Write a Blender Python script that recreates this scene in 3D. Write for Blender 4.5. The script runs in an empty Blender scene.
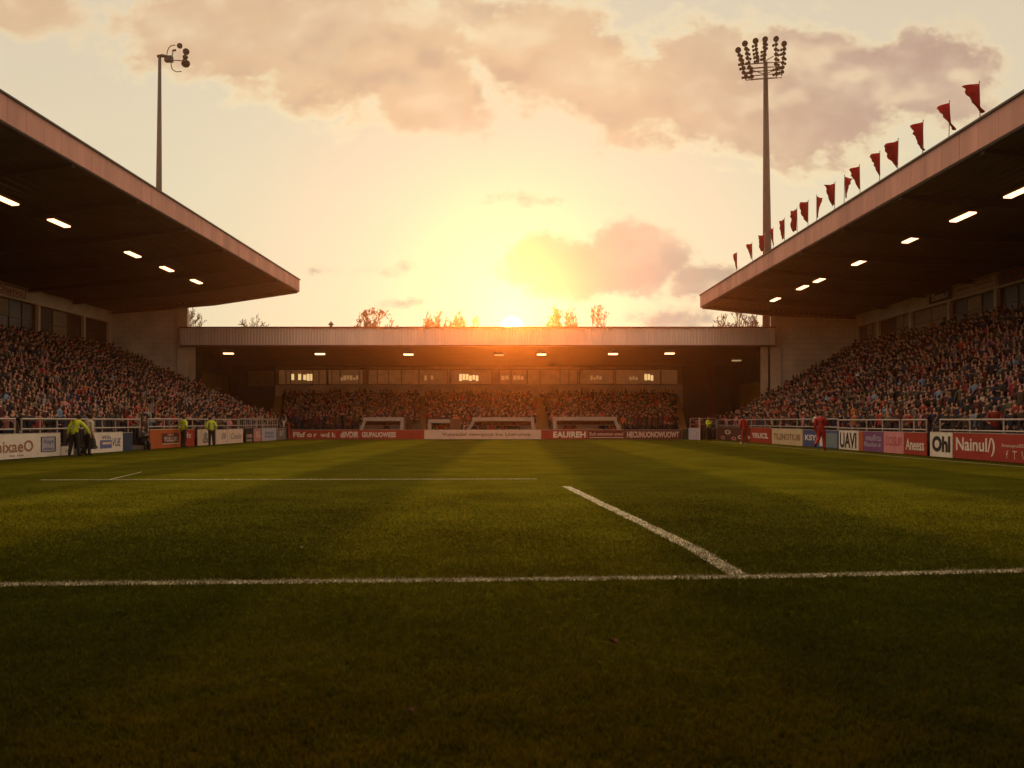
import bpy, bmesh, math, random
import numpy as np
from mathutils import Vector, Matrix

rnd = random.Random(7)
npr = np.random.default_rng(11)
S = bpy.context.scene
COL = S.collection
R = math.radians
F, CX, HY, CH = 900.0, 512.0, 421.0, 1.45     # focal length in pixels, principal column, horizon row, eye height

def P(x, y, d):
    return Vector(((x - CX) / F * d, d, CH + (HY - y) / F * d))
def PX(x, d): return (x - CX) / F * d
def PZ(y, d): return CH + (HY - y) / F * d

# ------------------------------------------------------------------ materials
def mat(name, color, rough=0.7, noise=0.0, scale=3.0, metal=0.0, bump=0.0, spec=0.4, streak=False, emit=None, estr=0.0, dirt=None, dirt_amt=0.0):
    m = bpy.data.materials.new(name); m.use_nodes = True
    nt = m.node_tree; b = nt.nodes['Principled BSDF']
    b.inputs['Base Color'].default_value = (*color, 1)
    b.inputs['Roughness'].default_value = rough
    b.inputs['Metallic'].default_value = metal
    b.inputs['Specular IOR Level'].default_value = spec
    if emit:
        b.inputs['Emission Color'].default_value = (*emit, 1)
        b.inputs['Emission Strength'].default_value = estr
    if noise > 0 or bump > 0:
        tc = nt.nodes.new('ShaderNodeTexCoord')
        mp = nt.nodes.new('ShaderNodeMapping')
        nt.links.new(tc.outputs['Object'], mp.inputs['Vector'])
        mp.inputs['Scale'].default_value = (scale, scale, scale * (0.12 if streak else 1))
        n = nt.nodes.new('ShaderNodeTexNoise')
        n.inputs['Scale'].default_value = 1.0; n.inputs['Detail'].default_value = 6; n.inputs['Roughness'].default_value = 0.65
        nt.links.new(mp.outputs[0], n.inputs['Vector'])
        mx = nt.nodes.new('ShaderNodeMix'); mx.data_type = 'RGBA'
        cr = nt.nodes.new('ShaderNodeMapRange'); cr.inputs[1].default_value = 0.3; cr.inputs[2].default_value = 0.7
        nt.links.new(n.outputs[0], cr.inputs[0]); nt.links.new(cr.outputs[0], mx.inputs['Factor'])
        d = dirt or tuple(c * (1 - noise) for c in color)
        mx.inputs['A'].default_value = (*d, 1)
        mx.inputs['B'].default_value = (*[min(1, c * (1 + noise * .35)) for c in color], 1)
        nt.links.new(mx.outputs['Result'], b.inputs['Base Color'])
        if bump > 0:
            bp = nt.nodes.new('ShaderNodeBump'); bp.inputs['Strength'].default_value = bump; bp.inputs['Distance'].default_value = 0.02
            nt.links.new(n.outputs[0], bp.inputs['Height']); nt.links.new(bp.outputs[0], b.inputs['Normal'])
    return m

def block_mat(name, c1, c2, mortar, bw=0.9, bh=0.45):
    m = mat(name, c1, 0.85); nt = m.node_tree; b = nt.nodes['Principled BSDF']
    tc = nt.nodes.new('ShaderNodeTexCoord'); sp = nt.nodes.new('ShaderNodeSeparateXYZ'); cb = nt.nodes.new('ShaderNodeCombineXYZ')
    nt.links.new(tc.outputs['Object'], sp.inputs[0])
    ad = nt.nodes.new('ShaderNodeMath'); ad.operation = 'ADD'
    nt.links.new(sp.outputs[0], ad.inputs[0]); nt.links.new(sp.outputs[1], ad.inputs[1])
    nt.links.new(ad.outputs[0], cb.inputs[0]); nt.links.new(sp.outputs[2], cb.inputs[1])
    br = nt.nodes.new('ShaderNodeTexBrick'); nt.links.new(cb.outputs[0], br.inputs['Vector'])
    br.inputs['Scale'].default_value = 1.0; br.inputs['Brick Width'].default_value = bw; br.inputs['Row Height'].default_value = bh
    br.inputs['Mortar Size'].default_value = 0.018
    br.inputs['Color1'].default_value = (*c1, 1); br.inputs['Color2'].default_value = (*c2, 1); br.inputs['Mortar'].default_value = (*mortar, 1)
    n = nt.nodes.new('ShaderNodeTexNoise'); n.inputs['Scale'].default_value = 0.6; n.inputs['Detail'].default_value = 8
    nt.links.new(tc.outputs['Object'], n.inputs['Vector'])
    mx = nt.nodes.new('ShaderNodeMix'); mx.data_type = 'RGBA'; mx.blend_type = 'MULTIPLY'; mx.inputs['Factor'].default_value = 0.6
    nt.links.new(br.outputs['Color'], mx.inputs['A']); nt.links.new(n.outputs[0], mx.inputs['B'])
    sc = nt.nodes.new('ShaderNodeMix'); sc.data_type = 'RGBA'; sc.blend_type = 'MULTIPLY'; sc.inputs['Factor'].default_value = 1
    sc.inputs['B'].default_value = (1.4, 1.4, 1.4, 1); nt.links.new(mx.outputs['Result'], sc.inputs['A'])
    nt.links.new(sc.outputs['Result'], b.inputs['Base Color'])
    bp = nt.nodes.new('ShaderNodeBump'); bp.inputs['Strength'].default_value = .3; nt.links.new(br.outputs['Fac'], bp.inputs['Height']); bp.invert = True
    nt.links.new(bp.outputs[0], b.inputs['Normal'])
    return m

M = {}
M['conc'] = mat('concrete', (.22, .2, .17), .9, .4, 1.5, bump=.3)
M['cream'] = mat('cream_render', (.72, .55, .38), .85, .35, .5, bump=.1)
M['pinkclad'] = mat('faded_red_cladding', (.56, .29, .245), .75, .34, .9, streak=True)
M['greyclad'] = mat('pale_ribbed_cladding', (.74, .62, .57), .65, .2, 1.0, streak=True)
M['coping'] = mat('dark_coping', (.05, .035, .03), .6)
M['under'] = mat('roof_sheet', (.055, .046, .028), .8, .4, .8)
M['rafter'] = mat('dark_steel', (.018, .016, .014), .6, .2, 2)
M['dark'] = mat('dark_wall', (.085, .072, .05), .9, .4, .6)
M['block'] = block_mat('painted_block', (.78, .66, .51), (.75, .63, .48), (.6, .5, .38))
M['ochre'] = mat('ochre_paint', (.34, .19, .035), .8, .3, 1.0)
M['ochrestep'] = mat('ochre_steps', (.3, .175, .06), .9, .35, 1.5)
M['glassdark'] = mat('dark_glass', (.035, .03, .024), .3, spec=.35)
M['blind'] = mat('window_blind', (.33, .24, .15), .8, .3, 1.5)
M['frame'] = mat('window_frame', (.12, .09, .06), .6)
M['lit'] = mat('lit_window', (.6, .4, .2), .6, emit=(1.0, .66, .26), estr=.85)
M['litdim'] = mat('dim_lit_window', (.5, .35, .2), .6, emit=(1.0, .56, .2), estr=.2)
M['lamp'] = mat('lamp_diffuser', (.9, .8, .6), .5, emit=(1.0, .50, .25), estr=3.8)
M['lampbody'] = mat('lamp_housing', (.12, .06, .04), .6)
M['lampbox'] = mat('lamp_box', (.018, .014, .013), .6)
M['lampoff'] = mat('dim_lamp', (.8, .65, .4), .5, emit=(1, .7, .3), estr=.35)
M['rail'] = mat('galvanised_rail', (.50, .42, .38), .4, .25, 4, metal=.3)
M['mast'] = mat('mast_steel', (.03, .022, .026), .5, .2, 1)
M['flag'] = mat('red_flag', (.33, .012, .012), .8, .3, 6)
M['pole'] = mat('flag_pole', (.3, .27, .25), .5)
M['white'] = mat('white_paint', (.62, .56, .52), .55, .18, 1.5)
M['cable'] = mat('black_rubber', (.03, .03, .03), .6)

def flat(name, c, **k):
    if name not in M: M[name] = mat(name, c, k.get('rough', .6), k.get('noise', .18), k.get('scale', 2.0))
    return M[name]

# ------------------------------------------------------------------ mesh helpers
class MB:
    def __init__(s): s.v = []; s.f = []
    def quad(s, a, b, c, d):
        n = len(s.v); s.v += [tuple(a), tuple(b), tuple(c), tuple(d)]; s.f.append((n, n+1, n+2, n+3)); return s
    def poly(s, pts):
        n = len(s.v); s.v += [tuple(p) for p in pts]; s.f.append(tuple(range(n, n+len(pts)))); return s
    def prism(s, pts, off):
        """closed prism: polygon pts swept by vector off"""
        off = Vector(off); n = len(s.v); k = len(pts)
        s.v += [tuple(p) for p in pts] + [tuple(Vector(p) + off) for p in pts]
        s.f.append(tuple(range(n + k - 1, n - 1, -1))); s.f.append(tuple(range(n + k, n + 2*k)))
        for i in range(k):
            j = (i + 1) % k
            s.f.append((n+i, n+j, n+k+j, n+k+i))
        return s
    def box(s, x0, x1, y0, y1, z0, z1):
        return s.prism([(x0, y0, z0), (x1, y0, z0), (x1, y1, z0), (x0, y1, z0)], (0, 0, z1 - z0))
    def obox(s, c, ax, ay, az):
        """box by centre and three half-axis vectors"""
        c, ax, ay, az = map(Vector, (c, ax, ay, az))
        return s.prism([c-ax-ay-az, c+ax-ay-az, c+ax+ay-az, c-ax+ay-az], 2*az)
    def tube(s, pts, rads, n=8, cap=True):
        pts = [Vector(p) for p in pts]
        if not hasattr(rads, '__len__'): rads = [rads]*len(pts)
        base = len(s.v); prev = None
        for i, p in enumerate(pts):
            t = (pts[min(i+1, len(pts)-1)] - pts[max(i-1, 0)]).normalized()
            if prev is None:
                a = Vector((1, 0, 0)) if abs(t.x) < .8 else Vector((0, 1, 0))
                u = (a - t*a.dot(t)).normalized()
            else:
                u = (prev - t*prev.dot(t)).normalized()
            prev = u; w = t.cross(u)
            for k in range(n):
                a = 2*math.pi*k/n
                s.v.append(tuple(p + (u*math.cos(a) + w*math.sin(a))*rads[i]))
        for i in range(len(pts)-1):
            for k in range(n):
                k2 = (k+1) % n
                s.f.append((base+i*n+k, base+i*n+k2, base+(i+1)*n+k2, base+(i+1)*n+k))
        if cap:
            s.f.append(tuple(base+k for k in range(n-1, -1, -1)))
            s.f.append(tuple(base+(len(pts)-1)*n+k for k in range(n)))
        return s
    def lathe(s, c, axis, prof, n=12):
        """prof: list of (distance along axis, radius)"""
        c = Vector(c); axis = Vector(axis).normalized()
        return s.tube([c + axis*d for d, _ in prof], [r for _, r in prof], n)
    def build(s, name, m, parent=None, smooth=False):
        me = bpy.data.meshes.new(name); me.from_pydata(s.v, [], s.f); me.update()
        if smooth: me.polygons.foreach_set('use_smooth', [True]*len(me.polygons))
        o = bpy.data.objects.new(name, me); COL.objects.link(o)
        if m: me.materials.append(m)
        if parent: o.parent = parent; o.matrix_parent_inverse = parent.matrix_world.inverted()
        return o

def tag(o, label=None, cat=None, group=None, kind=None):
    if label: o['label'] = label
    if cat: o['category'] = cat
    if group: o['group'] = group
    if kind: o['kind'] = kind
    return o
def empty(name, loc, label, cat, group=None):
    o = bpy.data.objects.new(name, None); COL.objects.link(o); o.location = loc
    o.empty_display_size = .3
    o.matrix_world = Matrix.Translation(Vector(loc))
    return tag(o, label, cat, group)
ORD = 'first second third fourth fifth sixth seventh eighth ninth tenth eleventh twelfth thirteenth fourteenth fifteenth sixteenth'.split()
def ordinal(n):
    if n <= 16: return ORD[n-1]
    return f"{n}{'th' if 10 <= n % 100 <= 20 else {1:'st',2:'nd',3:'rd'}.get(n % 10, 'th')}"

# text as mesh fitted to a box in the plane spanned by ux (reading direction) and uz
def lettering(txt, origin, ux, uz, w, h, m, parent, name='lettering', bold=0.012, lift=0.006, shear=0.0, spacing=1.0):
    cu = bpy.data.curves.new('t', 'FONT'); cu.body = txt; cu.size = 1; cu.offset = bold; cu.extrude = 0.0; cu.shear = shear; cu.space_character = spacing
    cu.resolution_u = 3
    t = bpy.data.objects.new('t', cu); COL.objects.link(t)
    dg = bpy.context.evaluated_depsgraph_get(); dg.update()
    me = bpy.data.meshes.new_from_object(t.evaluated_get(dg)); bpy.data.objects.remove(t); bpy.data.curves.remove(cu)
    if len(me.vertices) == 0: return None
    co = np.empty(len(me.vertices)*3, 'f'); me.vertices.foreach_get('co', co); co = co.reshape(-1, 3)
    lo, hi = co.min(0), co.max(0); sx = w/max(1e-6, hi[0]-lo[0]); sz = h/max(1e-6, hi[1]-lo[1])
    ux = Vector(ux).normalized(); uz = Vector(uz).normalized(); nn = ux.cross(uz)
    o3 = np.array(Vector(origin) + nn*lift)
    out = o3 + np.outer((co[:, 0]-lo[0])*sx, np.array(ux)) + np.outer((co[:, 1]-lo[1])*sz, np.array(uz))
    me.vertices.foreach_set('co', out.astype('f').ravel()); me.update(); me.name = name
    me.materials.clear(); me.materials.append(m)
    o = bpy.data.objects.new(name, me); COL.objects.link(o)
    if parent: o.parent = parent; o.matrix_parent_inverse = parent.matrix_world.inverted()
    return o

# ------------------------------------------------------------------ camera, render
cam_d = bpy.data.cameras.new('camera'); cam = bpy.data.objects.new('camera', cam_d); COL.objects.link(cam); S.camera = cam
cam.location = (0, 0, CH); cam.rotation_euler = (R(90), 0, 0)
cam_d.sensor_width = 36; cam_d.lens = F/1024*36; cam_d.shift_y = (HY-384)/1024
cam_d.clip_start = .1; cam_d.clip_end = 20000
cam_d.dof.use_dof = True; cam_d.dof.focus_distance = 45; cam_d.dof.aperture_fstop = 2.8
S.view_settings.view_transform = 'Standard'; S.view_settings.look = 'None'; S.view_settings.exposure = 0; S.view_settings.gamma = 1
S.cycles.use_denoising = True
S.cycles.max_bounces = 6; S.cycles.diffuse_bounces = 3; S.cycles.glossy_bounces = 2; S.cycles.volume_bounces = 0; S.cycles.transparent_max_bounces = 6
S.cycles.caustics_reflective = False; S.cycles.caustics_refractive = False
S.cycles.sample_clamp_indirect = 4

# ------------------------------------------------------------------ sky
SUN_EL, SUN_AZ = R(7.6), 0.0
def make_world():
    w = bpy.data.worlds.new('World'); S.world = w; w.use_nodes = True
    nt = w.node_tree; N = nt.nodes; L = nt.links; N.clear()
    def link(a, sock):
        if isinstance(a, (int, float)): sock.default_value = a
        elif isinstance(a, tuple): sock.default_value = a if len(a) == len(sock.default_value) else (*a, 1)
        else: L.new(a, sock)
    def m(op, a, b=None, c=None, clamp=False):
        n = N.new('ShaderNodeMath'); n.operation = op; n.use_clamp = clamp
        for i, x in enumerate((a, b, c)):
            if x is not None: link(x, n.inputs[i])
        return n.outputs[0]
    def vm(op, a, b=None, c=None):
        n = N.new('ShaderNodeVectorMath'); n.operation = op
        for i, x in enumerate((a, b, c)):
            if x is not None: link(x, n.inputs[i])
        return n.outputs['Value'] if op in ('LENGTH', 'DOT_PRODUCT') else n.outputs[0]
    def sm(x, lo, hi):
        n = N.new('ShaderNodeMapRange'); n.interpolation_type = 'SMOOTHSTEP'
        link(x, n.inputs[0]); n.inputs[1].default_value = lo; n.inputs[2].default_value = hi
        return n.outputs[0]
    def mix(f, a, b, mode='MIX'):
        n = N.new('ShaderNodeMix'); n.data_type = 'RGBA'; n.blend_type = mode
        link(f, n.inputs['Factor']); link(a, n.inputs['A']); link(b, n.inputs['B'])
        return n.outputs['Result']
    def noise(v, scale, detail=6, rough=.55, w=None):
        n = N.new('ShaderNodeTexNoise'); L.new(v, n.inputs['Vector'])
        n.inputs['Scale'].default_value = scale; n.inputs['Detail'].default_value = detail; n.inputs['Roughness'].default_value = rough
        return n.outputs[0]
    tc = N.new('ShaderNodeTexCoord'); d = vm('NORMALIZE', tc.outputs['Generated'])
    sep = N.new('ShaderNodeSeparateXYZ'); L.new(d, sep.inputs[0]); dx, dy, dz = sep.outputs
    sd = (0.0, math.cos(R(5.95)), math.sin(R(5.95)))
    cs = vm('DOT_PRODUCT', d, sd)
    ang = m('ARCCOSINE', m('MINIMUM', cs, .999999))          # radians from the sun
    el = m('ARCSINE', dz)
    # clear sky: cream at the horizon, pink-grey higher, overhead raised to light the pitch
    rp = N.new('ShaderNodeValToRGB'); L.new(m('DIVIDE', el, R(75), clamp=True), rp.inputs[0])
    e = rp.color_ramp.elements; e[0].position = 0; e[0].color = (.90, .76, .48, 1)
    e[1].position = 1; e[1].color = (2.42, 1.66, .92, 1)
    for pos, c in ((.08, (.92, .80, .54, 1)), (.18, (.92, .78, .54, 1)), (.28, (.86, .67, .50, 1)), (.36, (.80, .59, .46, 1)), (.46, (1.2, .86, .60, 1)), (.6, (2.3, 1.57, .88, 1))):
        q = e.new(pos); q.color = c
    sky = rp.outputs[0]
    # aureole round the sun
    g1 = m('EXPONENT', m('MULTIPLY', ang, -3.4)); g2 = m('EXPONENT', m('MULTIPLY', ang, -11.0))
    sky = mix(m('MULTIPLY', m('EXPONENT', m('MULTIPLY', ang, -1.6)), .9, clamp=True), sky, (.86, .85, .60, 1))
    sky = mix(m('MULTIPLY', m('EXPONENT', m('MULTIPLY', ang, -7.0)), .75, clamp=True), sky, (.50, .60, .60, 1))
    # unseen sky away from the sun, raised to light the end walls
    away = sm(ang, R(80), R(150))
    sky = mix(m('MULTIPLY', away, .8), sky, (1.25, .76, .52, 1))
    ns = N.new('ShaderNodeTexSky'); ns.sky_type = 'NISHITA'; ns.sun_disc = False; ns.sun_elevation = SUN_EL; ns.sun_rotation = SUN_AZ
    ns.air_density = 1.5; ns.dust_density = 2
    sv = N.new('ShaderNodeVectorMath'); sv.operation = 'SCALE'; L.new(ns.outputs[0], sv.inputs[0]); sv.inputs['Scale'].default_value = .05
    sky = mix(.2, sky, sv.outputs[0])
    # clouds
    dyc = m('MAXIMUM', dy, .08)
    u = m('DIVIDE', dx, dyc); v = m('DIVIDE', dz, dyc)
    cb = N.new('ShaderNodeCombineXYZ'); L.new(u, cb.inputs[0]); L.new(v, cb.inputs[1]); uv = cb.outputs[0]
    st = vm('MULTIPLY', uv, (1.0, 1.35, 1.0))
    w1 = noise(st, 5.0, 3, .5); 
    n2 = noise(st, 11.0, 8, .58); n3 = noise(st, 30.0, 6, .6)
    blobs = [(225, 35, 125, 58), (370, 45, 130, 80), (430, 95, 85, 50), (545, 55, 120, 62), (630, 95, 70, 58), (690, 80, 85, 60),
             (815, 95, 125, 72), (925, 75, 85, 55), (20, 8, 70, 26),
             (565, 268, 66, 32), (640, 258, 66, 34), (705, 278, 44, 22), (400, 303, 34, 8), (722, 170, 40, 9), (655, 318, 95, 12), (560, 200, 60, 8), (330, 270, 60, 8)]
    f = None
    for (x, y, rx, ry) in blobs:
        q = vm('LENGTH', vm('MULTIPLY_ADD', uv, (F/rx, F/ry, 0), (-(x-CX)/rx, -(HY-y)/ry, 0)))
        q = m('SUBTRACT', 1.0, q) if ry > 15 else m('MULTIPLY_ADD', q, -.3, .1)
        f = q if f is None else m('MAXIMUM', f, q)
    f = m('ADD', f, m('MULTIPLY', m('SUBTRACT', w1, .5), .9))
    f = m('ADD', f, m('MULTIPLY', m('SUBTRACT', n2, .5), 1.9))
    f = m('ADD', f, m('MULTIPLY', m('SUBTRACT', n3, .5), .8))
    n4 = noise(st, 85.0, 4, .6)
    f = m('ADD', f, m('MULTIPLY', m('SUBTRACT', n4, .5), .25))
    f = m('ADD', f, .13)
    front = sm(dy, .1, .3)
    mask = m('MULTIPLY', sm(f, -.08, .32), front)
    # the same field a little nearer the sun: where it is thinner the cloud edge is lit
    body = mix(sm(ang, R(8), R(27)), (.85, .60, .34, 1), (.71, .48, .29, 1))
    body = mix(m('MULTIPLY', sm(u, .08, .45), .8), body, (.44, .29, .25, 1))
    body = mix(m('MULTIPLY', sm(n2, .45, .7), .4), body, (.80, .64, .42, 1))
    body = mix(m('MULTIPLY', m('SUBTRACT', 1.0, sm(v, .17, .24)), .75), body, (.35, .34, .27, 1))
    off = vm('ADD', st, (0.0, -.03, 0.0)); rl = m('SUBTRACT', noise(st, 8.0, 3, .5), noise(off, 8.0, 3, .5))
    body = mix(m('MULTIPLY', sm(rl, .0, .16), .6), body, (.95, .76, .48, 1)); body = mix(m('MULTIPLY', sm(m('MULTIPLY', rl, -1.0), .0, .2), .45), body, (.42, .29, .22, 1))
    rim = mix(sm(ang, R(10), R(32)), (1.0, .90, .55, 1), (.86, .70, .44, 1))
    thick = sm(f, .04, .5)
    ccol = mix(thick, rim, body)
    ccol = mix(m('MULTIPLY', m('SUBTRACT', 1.0, sm(ang, R(6), R(17))), .8), ccol, (.37, .40, .335, 1))
    sky = mix(m('MULTIPLY', mask, .9), sky, ccol)
    # soft high cloud everywhere else
    hz = m('MAXIMUM', m('ADD', dz, .12), .1)
    cb2 = N.new('ShaderNodeCombineXYZ'); L.new(m('DIVIDE', dx, hz), cb2.inputs[0]); L.new(m('DIVIDE', dy, hz), cb2.inputs[1])
    hc = sm(noise(cb2.outputs[0], .8, 7, .6), .42, .75)
    sky = mix(m('MULTIPLY', m('MULTIPLY', hc, sm(ang, R(12), R(30))), .25), sky, (.66, .50, .42, 1))
    # the sun itself, small and brilliant
    disc = m('SUBTRACT', 1.0, sm(ang, R(.30), R(.75)))
    glow = m('ADD', m('MULTIPLY', disc, 14.0), m('MULTIPLY', m('EXPONENT', m('MULTIPLY', ang, -45.0)), .7))
    addc = N.new('ShaderNodeMix'); addc.data_type = 'RGBA'; addc.blend_type = 'ADD'; addc.inputs['Factor'].default_value = 1
    sc = N.new('ShaderNodeVectorMath'); sc.operation = 'SCALE'; sc.inputs[0].default_value = (1, .72, .30); L.new(glow, sc.inputs['Scale'])
    L.new(sky, addc.inputs['A']); L.new(sc.outputs[0], addc.inputs['B'])
    up = N.new('ShaderNodeVectorMath'); up.operation = 'SCALE'; L.new(addc.outputs['Result'], up.inputs[0]); up.inputs['Scale'].default_value = 10
    bg = N.new('ShaderNodeBackground'); L.new(up.outputs[0], bg.inputs[0]); bg.inputs[1].default_value = .1
    out = N.new('ShaderNodeOutputWorld'); L.new(bg.outputs[0], out.inputs[0])
make_world()

sl = bpy.data.lights.new('sun', 'SUN'); sl.energy = 3.0; sl.angle = R(.55); sl.color = (1.0, .27, .042)
so = bpy.data.objects.new('sun', sl); COL.objects.link(so)
so.rotation_euler = Vector((0, -math.cos(SUN_EL), -math.sin(SUN_EL))).to_track_quat('-Z', 'Y').to_euler()

# added haze box standing for the glare veil round the sun
hz = MB(); hz.box(-75, 75, -25, 126, -1.5, 41)
hm = bpy.data.materials.new('glare_haze'); hm.use_nodes = True; nt = hm.node_tree; nt.nodes.clear()
pv = nt.nodes.new('ShaderNodeVolumePrincipled'); pv.inputs['Color'].default_value = (1.0, .72, .45, 1)
pv.inputs['Density'].default_value = .00055; pv.inputs['Anisotropy'].default_value = .93
ho = nt.nodes.new('ShaderNodeOutputMaterial'); nt.links.new(pv.outputs[0], ho.inputs['Volume'])
tag(hz.build('glare_haze', hm), kind='stuff')

# ------------------------------------------------------------------ pitch
def pitch_mat(name, blades=False):
    m = bpy.data.materials.new(name); m.use_nodes = True; nt = m.node_tree; N = nt.nodes; L = nt.links
    b = N['Principled BSDF']; b.inputs['Roughness'].default_value = .75; b.inputs['Specular IOR Level'].default_value = .0
    geo = N.new('ShaderNodeNewGeometry'); sp = N.new('ShaderNodeSeparateXYZ'); L.new(geo.outputs['Position'], sp.inputs[0])
    # mown stripes run up the pitch, their differing reflection put into the colour
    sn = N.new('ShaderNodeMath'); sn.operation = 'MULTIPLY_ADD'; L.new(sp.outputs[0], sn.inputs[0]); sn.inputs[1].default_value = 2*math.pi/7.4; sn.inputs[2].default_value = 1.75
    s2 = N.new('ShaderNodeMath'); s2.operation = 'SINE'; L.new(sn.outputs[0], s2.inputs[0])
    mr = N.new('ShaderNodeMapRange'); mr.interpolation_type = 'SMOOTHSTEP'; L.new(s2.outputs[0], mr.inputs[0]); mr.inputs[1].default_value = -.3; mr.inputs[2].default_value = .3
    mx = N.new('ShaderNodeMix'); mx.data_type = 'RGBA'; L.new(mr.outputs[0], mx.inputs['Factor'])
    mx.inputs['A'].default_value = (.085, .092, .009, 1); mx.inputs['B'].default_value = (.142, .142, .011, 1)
    n1 = N.new('ShaderNodeTexNoise'); n1.inputs['Scale'].default_value = .5; n1.inputs['Detail'].default_value = 9; n1.inputs['Roughness'].default_value = .7
    L.new(geo.outputs['Position'], n1.inputs['Vector'])
    r1 = N.new('ShaderNodeMapRange'); L.new(n1.outputs[0], r1.inputs[0]); r1.inputs[1].default_value = .3; r1.inputs[2].default_value = .7; r1.inputs[3].default_value = .6; r1.inputs[4].default_value = 1.35
    n2 = N.new('ShaderNodeTexNoise'); n2.inputs['Scale'].default_value = 14; n2.inputs['Detail'].default_value = 5; n2.inputs['Roughness'].default_value = .7
    L.new(geo.outputs['Position'], n2.inputs['Vector'])
    r2 = N.new('ShaderNodeMapRange'); L.new(n2.outputs[0], r2.inputs[0]); r2.inputs[1].default_value = .3; r2.inputs[2].default_value = .7; r2.inputs[3].default_value = .6; r2.inputs[4].default_value = 1.35
    k = N.new('ShaderNodeMath'); k.operation = 'MULTIPLY'; L.new(r1.outputs[0], k.inputs[0]); L.new(r2.outputs[0], k.inputs[1])
    sc = N.new('ShaderNodeVectorMath'); sc.operation = 'SCALE'; L.new(mx.outputs['Result'], sc.inputs[0]); L.new(k.outputs[0], sc.inputs['Scale'])
    col = sc.outputs[0]
    if blades:
        at = N.new('ShaderNodeAttribute'); at.attribute_name = 'blade'
        ss = N.new('ShaderNodeSeparateColor'); L.new(at.outputs['Color'], ss.inputs[0])
        sc2 = N.new('ShaderNodeVectorMath'); sc2.operation = 'SCALE'; L.new(col, sc2.inputs[0]); L.new(ss.outputs[0], sc2.inputs['Scale'])
        m3 = N.new('ShaderNodeMix'); m3.data_type = 'RGBA'; L.new(ss.outputs[1], m3.inputs['Factor']); L.new(sc2.outputs[0], m3.inputs['A']); m3.inputs['B'].default_value = (.44, .39, .32, 1)
        m4 = N.new('ShaderNodeMix'); m4.data_type = 'RGBA'; L.new(ss.outputs[2], m4.inputs['Factor']); L.new(m3.outputs['Result'], m4.inputs['A']); m4.inputs['B'].default_value = (.16, .12, .05, 1)
        col = m4.outputs['Result']
        tr = N.new('ShaderNodeBsdfTranslucent'); L.new(col, tr.inputs[0])
        ms = N.new('ShaderNodeMixShader'); ms.inputs[0].default_value = .35
        L.new(b.outputs[0], ms.inputs[1]); L.new(tr.outputs[0], ms.inputs[2]); L.new(ms.outputs[0], N['Material Output'].inputs[0])
    else:
        bp = N.new('ShaderNodeBump'); bp.inputs['Strength'].default_value = .5; bp.inputs['Distance'].default_value = .03
        n3 = N.new('ShaderNodeTexNoise'); n3.inputs['Scale'].default_value = 30; n3.inputs['Detail'].default_value = 4; L.new(geo.outputs['Position'], n3.inputs['Vector'])
        L.new(n3.outputs[0], bp.inputs['Height']); L.new(bp.outputs[0], b.inputs['Normal'])
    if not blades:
        sd2 = N.new('ShaderNodeVectorMath'); sd2.operation = 'SCALE'; L.new(col, sd2.inputs[0]); sd2.inputs['Scale'].default_value = .62; col = sd2.outputs[0]  # turf sheet darkened in colour to match the self-shade between blades
    L.new(col, b.inputs['Base Color'])
    return m

g = MB(); g.quad((-6000, -6000, -.012), (6000, -6000, -.012), (6000, 6000, -.012), (-6000, 6000, -.012))
tag(g.build('ground', mat('ground_tarmac', (.055, .05, .045), .9, .3, .3)), kind='structure')
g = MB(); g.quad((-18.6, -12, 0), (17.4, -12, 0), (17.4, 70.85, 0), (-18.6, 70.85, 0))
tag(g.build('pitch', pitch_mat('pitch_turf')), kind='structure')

def gp(x, y):
    d = CH*F/(y-HY); return ((x-CX)/F*d, d)
LINES = [ # polylines on the pitch: points, width
    ([(-9.0, 7.6)] + [gp(*q) for q in ((0, 585), (250, 582.5), (500, 580), (760, 577), (1023, 571))] + [(9.5, 9.35)], .19),
    ([gp(*q) for q in ((566, 486.5), (600, 503), (650, 527), (700, 552), (738, 575))], .19),
    ([gp(*q) for q in ((40, 480), (300, 479.5), (537, 479))], .12),
    ([gp(*q) for q in ((110, 479.6), (142, 472))], .05),
    ([gp(*q) for q in ((1120, 475), (1023, 467), (900, 457), (780, 447), (712, 441.5))], .12),
]
ml = MB()
def seg_dist(px, py, a, b):
    ax, ay = a; bx, by = b; vx, vy = bx-ax, by-ay
    t = np.clip(((px-ax)*vx + (py-ay)*vy)/(vx*vx+vy*vy), 0, 1)
    return np.hypot(px-(ax+t*vx), py-(ay+t*vy))
for li, (pts, wd) in enumerate(LINES):
    # densify with a wobbling edge
    path = []
    for a, b in zip(pts[:-1], pts[1:]):
        n = max(2, int(math.dist(a, b)/.12))
        for i in range(n): path.append((a[0]+(b[0]-a[0])*i/n, a[1]+(b[1]-a[1])*i/n))
    path.append(pts[-1])
    base = len(ml.v)
    for i, p in enumerate(path):
        q = path[min(i+1, len(path)-1)]; o_ = path[max(i-1, 0)]
        t = Vector((q[0]-o_[0], q[1]-o_[1])).normalized(); nrm = Vector((-t.y, t.x))
        for s_ in (-1, 1):
            w_ = wd/2*(.8+.35*rnd.random())
            ml.v.append((p[0]+nrm.x*w_*s_, p[1]+nrm.y*w_*s_, .004))
    for i in range(len(path)-1):
        ml.f.append((base+2*i, base+2*i+2, base+2*i+3, base+2*i+1))
tag(ml.build('pitch_markings', mat('line_paint', (.5, .47, .38), .9, .75, 9.0, dirt=(.09, .1, .035))), kind='structure')

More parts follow.
